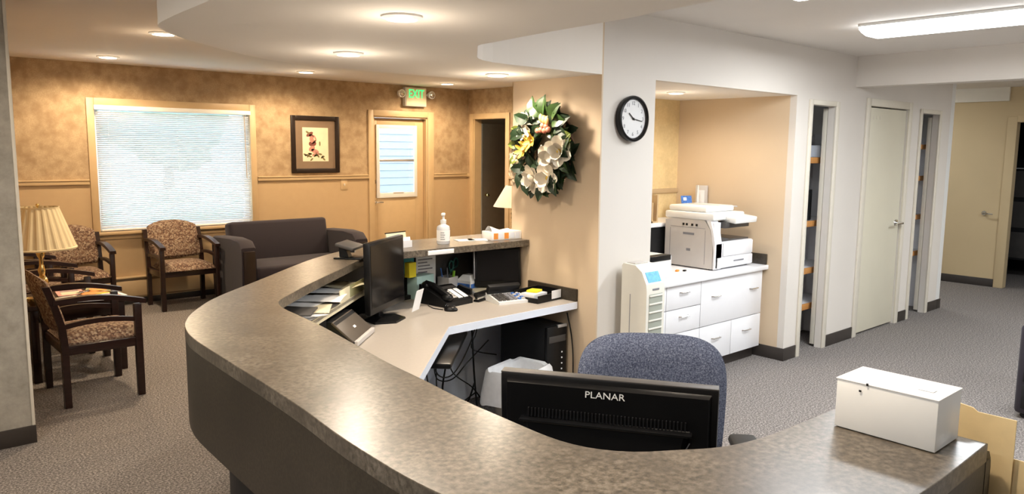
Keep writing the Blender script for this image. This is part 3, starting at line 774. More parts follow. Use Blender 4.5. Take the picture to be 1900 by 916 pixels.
obj('base', B().lathe([(.075, 0), (.075, .012), (.06, .022), (.045, .03), (.03, .05), (.022, .07), (.03, .10), (.04, .13), (.03, .16), (.016, .18), (.022, .20), (.026, .22), (.014, .25), (.013, .30), (.024, .315), (.03, .34), (.02, .365), (.012, .38), (.012, .44)], 28), M['brass'], t)
b = B(); n = 96; vs = []; fs = []
for i in range(n):
    a = 2 * PI * i / n; k = 1 + (.028 if i % 4 < 2 else -.012)
    for r, z in ((.222, .375), (.221, .38), (.128, .655), (.127, .66)): vs.append((r * k * math.cos(a), r * k * math.sin(a), z))
for i in range(n):
    j = (i + 1) % n
    for q in range(3): fs.append((i * 4 + q, j * 4 + q, j * 4 + q + 1, i * 4 + q + 1))
b.add(vs, fs); s_ = obj('lamp_shade', b, M['shade'], t)
md = s_.modifiers.new('Solidify', 'SOLIDIFY'); md.thickness = .003
obj('shade_band', B().lathe([(.228, .368), (.231, .378), (.222, .384)], 48, cap=False), M['shade'], s_); obj('shade_band', B().lathe([(.131, .652), (.133, .664), (.128, .664)], 48, cap=False), M['shade'], s_)
obj('finial', B().cyl((0, 0, .43), (0, 0, .67), .004).sphere((0, 0, .675), .012), M['brass'], t)
obj('shade_spider', B().cyl((-.127, 0, .645), (.127, 0, .645), .003).cyl((0, -.127, .645), (0, .127, .645), .003), M['brass'], t)
mags = [(1.24, 6.10, .2, 'paperc', 'cream covered magazine lying by the lamp base'), (1.37, 6.07, -.25, 'bluec', 'blue covered magazine on the end table edge'), (1.42, 6.27, .5, 'orange', 'orange covered magazine on the end table'), (1.30, 6.36, -.1, 'pinkp', 'pink covered magazine behind the lamp'),
        (1.50, 6.12, .15, 'paperw', 'white magazine catching window light at the table corner'), (1.50, 6.40, -.3, 'olivec', 'olive covered magazine at the far table corner')]
for x, y, r, c, lab in mags:
    t = thing('magazine', lab, 'magazine', (x, y, TZ), r, 'magazines on the end table')
    obj('pages', B().box(-.085, .085, -.11, .11, .0, .006), M['paperw'], t); obj('cover', B().box(-.087, .087, -.112, .112, .006, .008), M[c], t)
    obj('cover_photo', B().box(-.06, .06, -.08, .04, .008, .0085), M[random.choice(['orange', 'bluec', 'pinkp', 'teal', 'paperc'])], t)
    obj('cover_title', B().box(-.06, .06, .06, .09, .008, .0085), M[random.choice(['ink', 'orange', 'yellow'])], t)
t = thing('candy_dish', 'small amber dish beside the lamp base', 'dish', (1.02, 6.06, TZ)); obj('bowl', B().lathe([(.03, 0), (.035, .01), (.055, .05), (.05, .05), (.03, .015)], 20), M['brass'], t)

# lobby lamp and small table behind the wreath wall
t = thing('accent_table', 'small round table under the white shaded lamp behind the wreath wall', 'table', (5.42, 6.0, 0))
obj('table_top', B().lathe([(.26, .55), (.27, .56), (.27, .575), (.26, .585)], 32), M['wood'], t); obj('pedestal', B().lathe([(.16, 0), (.15, .03), (.04, .08), (.03, .3), (.045, .45), (.06, .55)], 20), M['wood'], t)
t = thing('table_lamp', 'white shaded lamp with turned beaded base beside the dim doorway', 'lamp', (5.42, 6.0, .585))
b = B(); pf = [(.07, 0), (.07, .02), (.03, .04)]
for k in range(9): pf += [(.05, .05 + k * .045), (.056, .07 + k * .045), (.04, .085 + k * .045)]
pf += [(.02, .47)]; obj('base', b.lathe(pf, 20), M['petalb'], t)
b = B(); b.lathe([(.24, .455), (.11, .675), (.108, .675), (.236, .457)], 40, cap=False); obj('lamp_shade', b, M['shadew'], t)
t = thing('wall_notice', 'white and blue notice on the lobby side wall right of the dim doorway', 'notice', (XR, 7.37, 1.45))
obj('sheet', B().box(-.006, 0, -.13, .13, -.30, .22), M['paperw'], t); obj('blue_symbol', B().box(-.008, -.006, -.10, .10, .02, .19), M['bluec'], t); obj('text_block', B().box(-.008, -.006, -.09, .09, -.24, -.05), M['pinkp'], t)

# ================================================================== WREATH
wr = thing('magnolia_wreath', 'large magnolia wreath with white blooms on the tan wall', 'wreath', (3.344, 3.362, 1.635), -PI / 2)
rg = random.Random(11)
b = B()
for k in range(7):
    ph = rg.uniform(0, 6); rr = .19 + rg.uniform(-.025, .025)
    b.tube([((rr + .016 * math.sin(5 * a + ph)) * math.cos(a) * .92, -.035 + .02 * math.cos(4 * a + ph), (rr + .016 * math.sin(5 * a + ph)) * math.sin(a) * 1.05) for a in [2 * PI * i / 40 for i in range(41)]], .007, 5)
obj('twig_ring', b, M['twig'], wr)


def leaf_mesh(L, Wd, m_, curl):
    prof = [(0, .05), (.18, .6), (.45, 1), (.72, .8), (1, .02)]
    vs = []; fs = []
    for u, wv in prof:
        for s, dz in ((-1, .0), (0, -.18), (1, 0)):
            vs.append((s * Wd / 2 * wv, -(abs(s) * .22 * Wd * wv) - curl * L * u * u * 0 + (-.15 * L * math.sin(PI * u) + curl * L * u * u), L * u))
    for i in range(4):
        for s in range(2): a = i * 3 + s; fs.append((a, a + 1, a + 4, a + 3))
    b = B(); b.add(vs, fs, smooth=True); return b.mesh('leaf', m_)


LM = [leaf_mesh(.125, .075, M['leaf'], .1), leaf_mesh(.105, .062, M['leaf'], -.05), leaf_mesh(.10, .058, M['leaf2'], .1), leaf_mesh(.085, .05, M['leaf3'], .0), leaf_mesh(.135, .085, M['leaf2'], .1)]


def put_leaf(me, a, r, tilt, yo, spin=0, name='leaf'):
    """leaf with its base on the ring at angle a, pointing out by `spin` from radial"""
    p = Vector((r * math.cos(a) * .9, yo, r * math.sin(a) * 1.02))
    q = Matrix.Rotation(-(a - PI / 2) - spin, 3, 'Y') @ Matrix.Rotation(tilt, 3, 'X')
    return link(name, me, wr, p, q.to_euler())


for i in range(128):
    a = 2 * PI * i / 128 + rg.uniform(-.08, .08); lay = i % 4
    me = LM[rg.choice([0, 0, 0, 1, 1, 2])]
    if 1.0 < a < 2.1: me = LM[rg.choice([0, 4, 4, 2])]
    r_ = (.145, .17, .20, .19)[lay]; sp = rg.choice([-1, 1]) * rg.uniform(.35, 1.25)
    if lay == 0: sp = rg.choice([-1, 1]) * rg.uniform(1.5, 2.5)
    put_leaf(me, a, r_, rg.uniform(-.05, .55), (-.05, -.07, -.09, -.03)[lay] + rg.uniform(-.015, .015), sp)
for a, sp in ((2.6, .3), (2.75, -.4), (.25, .2), (.4, -.3), (.1, .5), (3.3, .6), (3.0, .1), (2.9, -.8)): put_leaf(LM[3], a, .23, .5, -.09, sp)
for a, sp in ((1.35, .2), (1.55, -.3), (1.75, .1), (1.15, -.4), (1.5, .9)): put_leaf(LM[4], a, .20, .25, -.10, sp)


def petal_mesh(L, Wd, cup, m_):
    prof = [(0, .25), (.3, .85), (.6, 1), (.85, .75), (1, .3)]; vs = []; fs = []
    for u, wv in prof:
        for s in (-1, -.4, .4, 1): vs.append((s * Wd / 2 * wv, -(cup * L * (u ** 1.6) + .18 * Wd * wv * s * s), L * u))
    for i in range(4):
        for s in range(3): a = i * 4 + s; fs.append((a, a + 1, a + 5, a + 4))
    b = B(); b.add(vs, fs, smooth=True); return b.mesh('petal', m_)


PM = [petal_mesh(.092, .078, .25, M['petal']), petal_mesh(.07, .06, .75, M['petal'])]
PY = petal_mesh(.055, .026, .5, M['petaly']); PW = petal_mesh(.045, .028, .5, M['petal'])


def bloom(x, z, yo, name, meshes, counts, tilts, cm, cr, face=(0, 0)):
    f_ = obj(name, B().sphere((0, -.01, 0), cr, 10, sc=(1, .8, 1)), cm, wr, (x, yo, z), (face[0], 0, face[1]))
    for me, n, tl in zip(meshes, counts, tilts):
        o0 = rg.uniform(0, 6)
        for k in range(n): link('petal', me, f_, (0, 0, 0), (Matrix.Rotation(o0 + 2 * PI * k / n, 3, 'Y') @ Matrix.Rotation(tl, 3, 'X')).to_euler())
    return f_


for x, z, fx in ((.11, -.035, (.1, .1)), (-.035, -.165, (.2, -.2)), (.085, -.16, (.1, .1)), (.17, .0, (.0, .4))):
    bloom(x, z, -.125, 'magnolia_flower', PM, (6, 4), (.05, .35), M['petaly'], .014, fx)
for x, z in ((-.13, .165), (-.105, .115), (-.15, .10), (-.12, .20)): bloom(x, z, -.11, 'white_flower', [PW], (5,), (.2,), M['petaly'], .008)
for x, z in ((-.115, .04), (-.16, .0), (-.08, .06)): bloom(x, z, -.105, 'yellow_lily', [PY], (6,), (.15,), M['peach'], .007)
for x, z in ((.0, .125), (.03, .12), (.06, .125), (-.03, .12), (.045, .145), (.015, .15)): obj('berry', B().sphere((x, -.11, z), .019, 10), M['berry'], wr)
for x, z in ((.03, .185), (.005, .195), (.055, .18)): obj('flower_bud', B().sphere((x, -.115, z), .022, 10, sc=(.8, .8, 1.25)), M['peach'], wr)
for i in range(34):
    a = rg.uniform(0, 6.3); q = math.sqrt(rg.random()); x, z = -.235 + .065 * q * math.cos(a), -.10 + .145 * q * math.sin(a)
    obj('hydrangea_floret', B().sphere((x, -.09 - .04 * (1 - q), z), .018, 6, sc=(1, .7, 1)), M['petalb'], wr)
for i in range(16): obj('white_berry', B().sphere((rg.uniform(-.01, .14), -.10, rg.uniform(.0, .075)), .0065, 6), M['petal'], wr)

# ================================================================== CLOCK
t = thing('wall_clock', 'round white wall clock with black rim on the cream wall', 'clock', (3.595, YC, 1.828))
XQ = Matrix.Rotation(PI / 2, 4, 'X')
obj('rim', B().lathe([(.125, 0), (.132, .012), (.136, .03), (.132, .042), (.122, .046), (.115, .040), (.112, .03)], 48, X=XQ, cap=False), M['black'], t)
obj('dial', B().lathe([(.114, .0), (.114, .028)], 48, X=XQ), M['paperw'], t)
for k in range(12):
    a = PI / 2 - 2 * PI * (k + 1) / 12
    text_part('numeral', str(k + 1), .031, M['ink'], t, (.09 * math.cos(a), -.0288, .09 * math.sin(a)), (PI / 2, 0, 0), .0004)


def hand(name, ang, L, wd):
    b = B(); b.box(-wd / 2, wd / 2, -.0335, -.0315, -.012, L, X=Matrix.Rotation(ang, 4, 'Y')); obj(name, b, M['black'], t)


hand('hour_hand', math.radians(308), .052, .006); hand('minute_hand', math.radians(99), .082, .004)
obj('hub', B().lathe([(.006, .028), (.006, .036)], 12, X=XQ), M['black'], t)
gl = obj('cover_glass', B().lathe([(.114, .0), (.114, .001)], 40, X=Matrix.Translation((0, -.039, 0)) @ XQ), M['glass'], t)

# ================================================================== RECEPTION COUNTER
outer = resample(spline([(1.71, .466), (1.36, .464), (1.10, .49), (.92, .58), (.80, .76), (.735, 1.0), (.735, 1.3), (.757, 1.55), (.771, 1.8), (.784, 2.12), (.796, 2.33), (.818, 2.455), (.855, 2.57), (.93, 2.71), (1.09, 2.92), (1.38, 3.19), (1.756, 3.54), (1.96, 3.70), (2.15, 3.82), (2.45, 3.94), (2.75, 3.995), (3.37, 4.01)], 8), 160)
inner = resample(spline([(1.71, .766), (1.497, .773), (1.366, .784), (1.273, .811), (1.197, .858), (1.134, .90), (1.088, .957), (1.065, 1.02), (1.059, 1.094), (1.063, 1.217), (1.069, 1.358), (1.09, 1.56), (1.105, 1.733), (1.135, 1.955), (1.171, 2.219), (1.187, 2.40), (1.20, 2.56), (1.222, 2.655), (1.262, 2.725), (1.40, 2.865), (1.517, 2.978), (1.8, 3.235), (2.075, 3.484), (2.2, 3.545), (2.38, 3.569), (3.334, 3.563)], 8), 160)
ct = thing('reception_counter', 'curved stone laminate reception counter with raised top', 'counter', (0, 0, 0))
b = B(); b.prism(outer + inner[::-1], 1.03, 1.07, mi=0, bev=.002); obj('counter_top', b, M['stone'], ct)
# outer apron runs up flush under the top, overhanging the recessed base
oi = offset(outer, .03)
if math.dist(oi[80], inner[80]) > math.dist(outer[80], inner[80]): oi = offset(outer, -.03); sg = -1
else: sg = 1
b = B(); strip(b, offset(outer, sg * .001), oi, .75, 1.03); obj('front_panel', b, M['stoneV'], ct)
o1, o2 = offset(outer, sg * .12), offset(outer, sg * .15)
b = B(); strip(b, o1, o2, 0, .75); obj('base_panel', b, M['blackm'], ct)
b = B(); strip(b, offset(outer, sg * .03), o2, .75, .76); obj('under_panel', b, M['blackm'], ct)
# white liner inside, from the desk leg round to the far side
o3, o4 = offset(outer, sg * .151), offset(outer, sg * .158)
b = B(); strip(b, o3[60:160], o4[60:160], .0, .69); obj('liner_panel', b, M['liner'], ct)
b = B(); strip(b, offset(outer, sg * .031)[40:158], offset(outer, sg * .036)[40:158], .74, 1.03); obj('upper_liner', b, M['dgrey'], ct)
# cubby shelf below the inner edge
def seg(c, x0, y0, x1, y1): return [p for p in c]
ic = [p for p in inner if p[1] > 2.38 and p[0] < 2.30]; oc = resample([p for p in offset(outer, sg * .037) if p[1] > 2.3 and p[0] < 2.1], len(ic))
b = B(); strip(b, ic, oc, .885, .90); obj('cubby_shelf', b, M['desk'], ct)
b = B(); strip(b, offset(ic, sg * -.004), ic, .872, .903); obj('shelf_edge', b, M['paperc'], ct)
for k in (2, len(ic) // 2 + 2, len(ic) - 2):
    p, q = Vector(ic[k]), Vector(oc[k]); dv = (q - p).normalized(); nv = Vector((-dv.y, dv.x)) * .008; p = p + dv * .02
    b = B(); b.prism([tuple(p + nv), tuple(p - nv), tuple(q - nv), tuple(q + nv)], .738, .885); obj('divider', b, M['blackm'], ct)
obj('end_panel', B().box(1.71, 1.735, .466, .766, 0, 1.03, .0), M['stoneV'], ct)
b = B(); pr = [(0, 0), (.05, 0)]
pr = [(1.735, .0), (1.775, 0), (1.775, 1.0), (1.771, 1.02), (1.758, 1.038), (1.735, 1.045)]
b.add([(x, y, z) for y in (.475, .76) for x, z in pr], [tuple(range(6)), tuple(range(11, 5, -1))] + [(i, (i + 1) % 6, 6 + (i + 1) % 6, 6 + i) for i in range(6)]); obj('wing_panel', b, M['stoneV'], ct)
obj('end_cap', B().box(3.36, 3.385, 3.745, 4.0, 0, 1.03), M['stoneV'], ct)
obj('edge_label', B().box(2.545, 2.73, 3.559, 3.566, 1.036, 1.062, .002), M['paperw'], ct)

# ================================================================== DESK
DZk = .735
dk = thing('work_desk', 'pale laminate corner desk below the counter', 'desk', (0, 0, 0))
def cutter(lo, hi): return [p for p in offset(outer, sg * .16)][lo:hi]
bk = [p for p in offset(outer, sg * .045) if p[1] > .9 and p[0] < 3.33]
bk = [p for p in bk if not (p[1] < 1.0 and p[0] > .95)]
poly = [(3.34, 3.95)] + [(3.34, 3.135), (2.345, 3.10), (1.68, 2.43), (1.52, 2.20), (1.48, .83), (1.15, .83)] + bk
b = B(); b.prism(poly, DZk - .04, DZk, mi=0); obj('desk_top', b, M['desk'], dk)
ep = [(3.34, 3.135), (2.345, 3.10), (1.68, 2.43), (1.52, 2.20), (1.48, .83)]
b = B(); strip(b, ep, [(x - .003, y - .004) for x, y in ep], DZk - .042, DZk - .001, smooth=False)
obj('edge_band', b, M['liner'], dk)
obj('backsplash', B().box(3.325, 3.344, 3.135, 3.56, DZk, DZk + .075, .002), M['stoneV'], dk)
obj('support_leg', B().box(1.42, 1.46, .86, .90, 0, DZk - .04), M['silver'], dk); obj('support_leg', B().box(1.48, 1.52, 2.24, 2.28, 0, DZk - .04), M['silver'], dk)
b = B()
for k, (x, y, a) in enumerate([(2.10, 3.0, 0)]):
    XX = Matrix.Translation((2.25, 3.11, .622)) @ Matrix.Rotation(math.radians(45), 4, 'Z')
    b.box(-.33, .33, -.14, .14, 0, .03, .012, X=XX); b.box(-.20, .24, -.10, .12, -.03, .0, .01, X=XX)
t = thing('keyboard_tray', 'black keyboard tray hung under the desk corner', 'tray', (0, 0, 0)); obj('tray_body', b, M['black'], t)
obj('bracket', B().box(2.22, 2.28, 3.1, 3.3, .65, .695), M['blackm'], t)
kb = obj('lever_plate', B().box(-.03, .03, -.02, .02, .031, .036, .002, X=XX), M['silver'], t)


def monitor(label, loc, rz, w, h, zb, tilt, basew, screen=True, group=None):
    """local front is -Y; zb = height of the panel's lower edge over the desk"""
    t = thing('monitor', label, 'monitor', loc, rz, group)
    XX = Matrix.Translation((0, 0, zb)) @ Matrix.Rotation(tilt, 4, 'X')
    obj('bezel', B().box(-w / 2, w / 2, -.022, .012, 0, h, .006, X=XX), M['black'], t)
    obj('screen', B().box(-w / 2 + .016, w / 2 - .016, -.024, -.0215, .034, h - .016, X=XX), M['screen'], t)
    return t, XX


# near monitor, back towards the counter
t, XX = monitor('black widescreen monitor seen from behind at the counter', (1.375, 1.185, DZk), math.radians(122.9), .522, .325, .045, math.radians(-3), .2)
b = B(); w_, h_ = .49, .30
b.sweep([[(-w_ / 2, .012, .014), (w_ / 2, .012, .014), (w_ / 2, .012, h_ + .012), (-w_ / 2, .012, h_ + .012)], [(-w_ / 2 + .006, .026, .02), (w_ / 2 - .006, .026, .02), (w_ / 2 - .006, .027, h_ + .006), (-w_ / 2 + .006, .027, h_ + .006)]], X=XX, smooth=False)
obj('back_shell', b, M['black'], t)
b = B(); b.sweep([[(-.20, .026, .02), (.20, .026, .02), (.20, .026, .225), (-.20, .026, .225)], [(-.15, .062, .03), (.15, .062, .03), (.185, .045, .217), (-.185, .045, .217)]], X=XX, smooth=False)
obj('back_bulge', b, M['black'], t)
obj('vent_ledge', B().box(-.205, .205, .026, .049, .217, .2235, .002, X=XX), M['black'], t)
for k in range(44): obj('vent_slot', B().box(-.19 + k * .0087, -.187 + k * .0087, .027, .032, .2255, .247, X=XX), M['blackm'], t)
obj('top_edge', B().box(-.26, .26, -.020, .010, .322, .3265, .001, X=XX), M['dgrey'], t)
lt = text_part('brand_lettering', 'PLANAR', .0225, M['whitep'], t, XX @ Vector((.0, .0290, .292)), (PI / 2 - math.radians(3), 0, PI), .0006, 1.15)
b = B(); b.tube([(-.045 + .09 * k / 10, .031, .274 + .004 * math.sin(PI * k / 10)) for k in range(11)], .0011, 5); obj('brand_swoosh', b, M['silver'], t)
for s in (-1, 1):
    b = B(); b.tube([XX @ Vector((s * (.20 - .02 * k / 8 - .10 * (k / 8) ** 2), .036 + .016 * k / 8, .20 - .17 * (k / 8) ** 1.5)) for k in range(9)], .002, 5); obj('cord_ridge', b, M['dgrey'], t)
obj('neck', B().box(-.04, .04, .03, .055, .02, .15, .006), M['black'], t); obj('stand_base', B().lathe([(.12, 0), (.12, .008), (.05, .02)], 32, sy=.75), M['black'], t)

# second monitor facing the chair on the far desk
t, XX = monitor('black monitor with dark screen standing on the far desk', (2.178, 3.442, DZk), math.radians(33.5), .445, .37, .065, math.radians(-1), .2)
b = B(); b.sweep([[(-.19, .012, .03), (.19, .012, .03), (.19, .012, .34), (-.19, .012, .34)], [(-.12, .05, .08), (.12, .05, .08), (.12, .05, .28), (-.12, .05, .28)]], X=XX, smooth=False); obj('back_shell', b, M['black'], t)
obj('neck', B().box(-.03, .03, .02, .05, .015, .2, .006), M['black'], t); obj('stand_base', B().lathe([(.125, 0), (.122, .010), (.05, .022)], 6, sy=.85, smooth=False), M['black'], t)
tag(obj('note_card', B().box(-.045, .045, -.001, .001, -.06, .06, X=Matrix.Rotation(math.radians(14), 4, 'X')), M['paperw'], None, (2.36, 3.40, DZk + .09), (0, 0, math.radians(30))), 'white instruction card clipped to the lower corner of the far monitor', 'card')
# third dark screen in the desk corner by the wall
t, XX = monitor('black monitor tucked under the counter beside the wreath wall', (3.19, 3.70, DZk), math.radians(-30), .30, .25, .03, math.radians(-8), .2)
obj('side_strip', B().box(-.157, -.15, -.028, .008, .05, .23, .001, X=XX), M['silver'], t); obj('stand_base', B().lathe([(.10, 0), (.10, .008), (.04, .03)], 24), M['black'], t)
obj('neck', B().box(-.03, .03, .0, .03, .01, .12, .004), M['black'], t)

# scanner
t = thing('document_scanner', 'dark taupe closed sheet scanner beside the far monitor', 'scanner', (1.796, 3.216, DZk), .753)
pr = [(-.10, .004), (.07, .004), (.075, .10), (.03, .114), (-.005, .112), (-.104, .024)]
obj('body', B().sweep([[(x, y, z) for y, z in pr] for x in (-.15, .15)], smooth=False), M['blackm'], t)
XX = Matrix.Translation((0, .0, .116)) @ Matrix.Rotation(.713, 4, 'X')
obj('tray_lid', B().box(-.153, .153, -.135, .0, -.012, .0, .004, X=XX), M['taupe'], t)
obj('logo_plate', B().box(-.014, .014, -.085, -.072, .0, .0012, X=XX), M['paperw'], t)
obj('front_strip', B().box(-.145, .145, -.118, -.098, .004, .028, .004), M['greyp'], t)
# desk phone
t = thing('desk_phone', 'black multi line desk phone with white key strips', 'phone', (2.70, 3.60, DZk), math.radians(8))
b = B(); pr = [(-.115, 0), (.115, 0), (.115, .085), (.06, .095), (-.115, .03)]
b.sweep([[(x, y, z) for y, z in pr] for x in (-.11, .11)], smooth=False); obj('body', b, M['black'], t)
hs = obj('handset', B().tube([(-.075, -.10, .062), (-.075, -.05, .082), (-.075, .03, .112), (-.075, .09, .118)], .018, 8).sphere((-.075, -.09, .055), .031, 12, sc=(1, 1.1, .8)).sphere((-.075, .085, .106), .031, 12, sc=(1, 1.1, .8)), M['black'], t)
sl = math.atan2(.065, .175); XX = Matrix.Translation((0, -.115, .0315)) @ Matrix.Rotation(sl, 4, 'X')
obj('display_window', B().box(-.03, .095, .135, .165, .001, .004, X=XX), M['dgrey'], t)
for k in range(2): obj('key_strip', B().box(.012 + k * .045, .045 + k * .045, .02, .125, .001, .005, .001, X=XX), M['paperw'], t)
for i in range(4):
    for j in range(3): obj('key', B().box(-.035 + j * .014, -.024 + j * .014, .03 + i * .022, .045 + i * .022, .001, .006, .001, X=XX), M['greyp'], t)
obj('coil_cord', B().tube([(-.11 + .012 * math.cos(k * 1.3) - .001 * k, -.10 - .003 * k + .0 * k, .012 + .011 * math.sin(k * 1.3)) for k in range(24)], .003, 5), M['black'], t)
t = thing('computer_mouse', 'small black mouse in front of the desk phone', 'mouse', (2.585, 3.40, DZk), math.radians(45)); obj('shell', B().sphere((0, 0, .008), .04, 12, sc=(.62, 1, .5)), M['black'], t); obj('wheel', B().cyl((-.004, -.02, .026), (.004, -.02, .026), .006), M['dgrey'], t)
tag(obj('mouse_cord', B().tube([(2.56, 3.44, DZk + .004), (2.54, 3.5, DZk + .004), (2.56, 3.58, DZk + .004), (2.64, 3.7, DZk + .004)], .0025, 5), M['black']), 'thin black mouse cord beside the desk phone', 'cord')
# printing calculator
t = thing('printing_calculator', 'white printing calculator with raised black display', 'calculator', (3.02, 3.42, DZk), math.radians(-12))
b = B(); pr = [(-.10, 0), (.115, 0), (.115, .05), (.05, .045), (-.10, .016)]; b.sweep([[(x, y, z) for y, z in pr] for x in (-.105, .105)], smooth=False); obj('body', b, M['whitep'], t)
XX = Matrix.Translation((0, .035, .045)) @ Matrix.Rotation(math.radians(28), 4, 'X')
obj('display_housing', B().box(-.11, .105, 0, .03, -.005, .05, .003, X=XX), M['blackm'], t)
XX2 = Matrix.Translation((0, -.10, .0165)) @ Matrix.Rotation(math.atan2(.029, .15), 4, 'X')
for i in range(5):
    for j in range(7): obj('key', B().box(-.095 + j * .0265, -.075 + j * .0265, .018 + i * .0215, .034 + i * .0215, 0, .007, .001, X=XX2), M[['dgrey', 'greyp', 'ink', 'bluec', 'orange'][0 if j < 3 else (2 if j < 5 else (3 if (i + j) % 2 else 1))]], t)
obj('paper_roll', B().cyl((-.05, .10, .065), (.05, .10, .065), .02, n=16), M['paperw'], t)
t = thing('stapler', 'black stapler with chrome strip beside the calculator', 'stapler', (2.93, 3.53, DZk), math.radians(-72))
obj('base', B().box(-.02, .02, -.08, .08, 0, .012, .003), M['black'], t); obj('upper_arm', B().box(-.018, .018, -.085, .08, .028, .055, .008), M['black'], t); obj('magazine_strip', B().box(-.012, .012, -.075, .075, .014, .028, .002), M['chrome'], t)
t = thing('paper_stack', 'stack of blank sheets lying behind the calculator', 'paper', (3.10, 3.66, DZk), math.radians(-25))
obj('sheets', B().box(-.12, .12, -.10, .10, .0, .022), M['paperw'], t); obj('top_sheet', B().box(-.115, .125, -.095, .105, .0222, .024), M['paperc'], t)
t = thing('desk_tray', 'black desk tray of note pads at the wall end of the desk', 'tray', (3.235, 3.315, DZk), math.radians(8))
obj('tray_body', B().box(-.14, .085, -.06, .12, 0, .008).box(-.14, .085, -.066, -.06, 0, .045).box(-.14, .085, .12, .126, 0, .06).box(.085, .091, -.066, .126, 0, .06).box(-.146, -.14, -.066, .126, 0, .03), M['black'], t)
tag(obj('note_pad', B().box(-.065, .065, -.05, .05, 0, .04, .002), M['paperw'], None, (3.165, 3.33, DZk + .009), (0, 0, math.radians(8))), 'thick white note pad in the black desk tray', 'note pad')
tag(obj('sticky_notes', B().box(-.04, .04, -.035, .035, 0, .012, .002), M['yellow'], None, (3.18, 3.345, DZk + .05), (0, 0, math.radians(20))), 'yellow sticky notes on the thick white note pad', 'sticky notes')
tag(obj('price_card', B().box(-.045, .045, -.0015, .0015, 0, .05), M['paperw'], None, (3.275, 3.25, DZk + .012), (0, 0, math.radians(8))), 'small white card stuck to the front of the desk tray', 'card')
# pen cup, scissors, pens
t = thing('pen_cup', 'square grey pen cup at the back of the desk', 'pen holder', (2.94, 3.90, DZk), .3)
obj('cup', B().box(-.05, .05, -.045, -.041, 0, .095).box(-.05, .05, .041, .045, 0, .095).box(-.05, -.046, -.041, .041, 0, .095).box(.046, .05, -.041, .041, 0, .095).box(-.046, .046, -.041, .041, 0, .004), M['greyp'], t)
for k, (c, lx, ly, dx) in enumerate([('bluec', -.02, .01, -.02), ('ink', -.005, -.01, .0), ('black', .01, .02, .015)]):
    tag(obj('pen', B().cyl((2.94 + lx, 3.90 + ly, DZk + .006), (2.94 + lx + dx, 3.90 + ly + .01, DZk + .15), .004, n=8), M[c]), ['blue pen standing in the grey pen cup', 'grey pen standing in the grey pen cup', 'black pen standing in the grey pen cup'][k], 'pen', 'pens in the grey cup')
tag(obj('highlighter', B().cyl((2.965, 3.885, DZk + .006), (2.975, 3.88, DZk + .13), .009, n=10), M['green']), 'lime green highlighter in the grey pen cup', 'marker')
t = thing('scissors', 'dark green handled scissors standing in the pen cup', 'scissors', (2.96, 3.91, DZk + .01), .3)
obj('blade', B().box(-.006, .0, -.002, .002, 0, .11), M['chrome'], t); obj('blade', B().box(.0, .006, -.002, .002, 0, .11), M['chrome'], t)
for s in (0, 1): obj('handle', B().tube([(.02 + s * .05 + .022 * math.cos(a) * (1 if s else 1), 0, .15 + s * .012 + .03 * math.sin(a)) for a in [2 * PI * k / 16 for k in range(17)]], .005, 6), M['scis'], t)
obj('shank', B().tube([(0, 0, .10), (.02, 0, .125)], .005).tube([(.003, 0, .10), (.06, 0, .135)], .005), M['scis'], t)
t = thing('tissue_box', 'small cube tissue box with blue print at the back of the desk', 'tissue box', (3.06, 3.83, DZk), math.radians(12))
# photo's box is faceted: tapered top
obj('carton', B().sweep([[(-.055, -.055, 0), (.055, -.055, 0), (.055, .055, 0), (-.055, .055, 0)], [(-.055, -.055, .07), (.055, -.055, .07), (.055, .055, .07), (-.055, .055, .07)], [(-.03, -.03, .105), (.03, -.03, .105), (.03, .03, .105), (-.03, .03, .105)]], smooth=False), M['whitep'], t)
obj('blue_print', B().box(-.05, .05, -.0565, -.055, .012, .052).box(-.0565, -.055, -.05, .05, .012, .052), M['bluec'], t)
t = thing('tape_dispenser', 'black tape dispenser between pen cup and tissue cube', 'tape dispenser', (2.95, 3.76, DZk), .6)
obj('body', B().sweep([[(x, -.06, 0), (x, .05, 0), (x, .05, .03), (x, .02, .06), (x, -.02, .045), (x, -.06, .035)] for x in (-.018, .018)], smooth=False), M['black'], t)
# cartons and cards behind the far monitor
tag(obj('aqua_carton', B().box(-.075, .085, -.04, .04, 0, .14, .003), M['aqua'], None, (2.68, 3.835, DZk), (0, 0, .25)), 'pale aqua carton behind the far monitor', 'carton')
tag(obj('black_caddy', B().box(-.035, .035, -.03, .03, 0, .10, .003), M['black'], None, (2.66, 3.74, DZk), (0, 0, .25)), 'small black card box in front of the aqua carton', 'box')
tag(obj('teal_card', B().box(2.55, 2.68, 3.90, 3.903, .88, 1.02), M['teal']), 'teal card on the panel under the counter', 'card')
tag(obj('yellow_carton', B().box(-.03, .03, -.02, .02, 0, .09, .002), M['yellow'], None, (2.585, 3.80, DZk + .142 - .002), (0, 0, .2)), 'yellow packet standing on the aqua carton', 'packet')
t = thing('posted_sheet', 'white typed sheet pinned under the counter edge', 'paper', (2.78, 3.915, .93)); obj('sheet', B().box(-.075, .075, 0, .002, -.14, .085), M['paperw'], t)
for k in range(8): obj('text_line', B().box(-.06, .05 - .02 * (k % 3), -.001, 0, -.10 + k * .02, -.093 + k * .02), M['ink'], t)

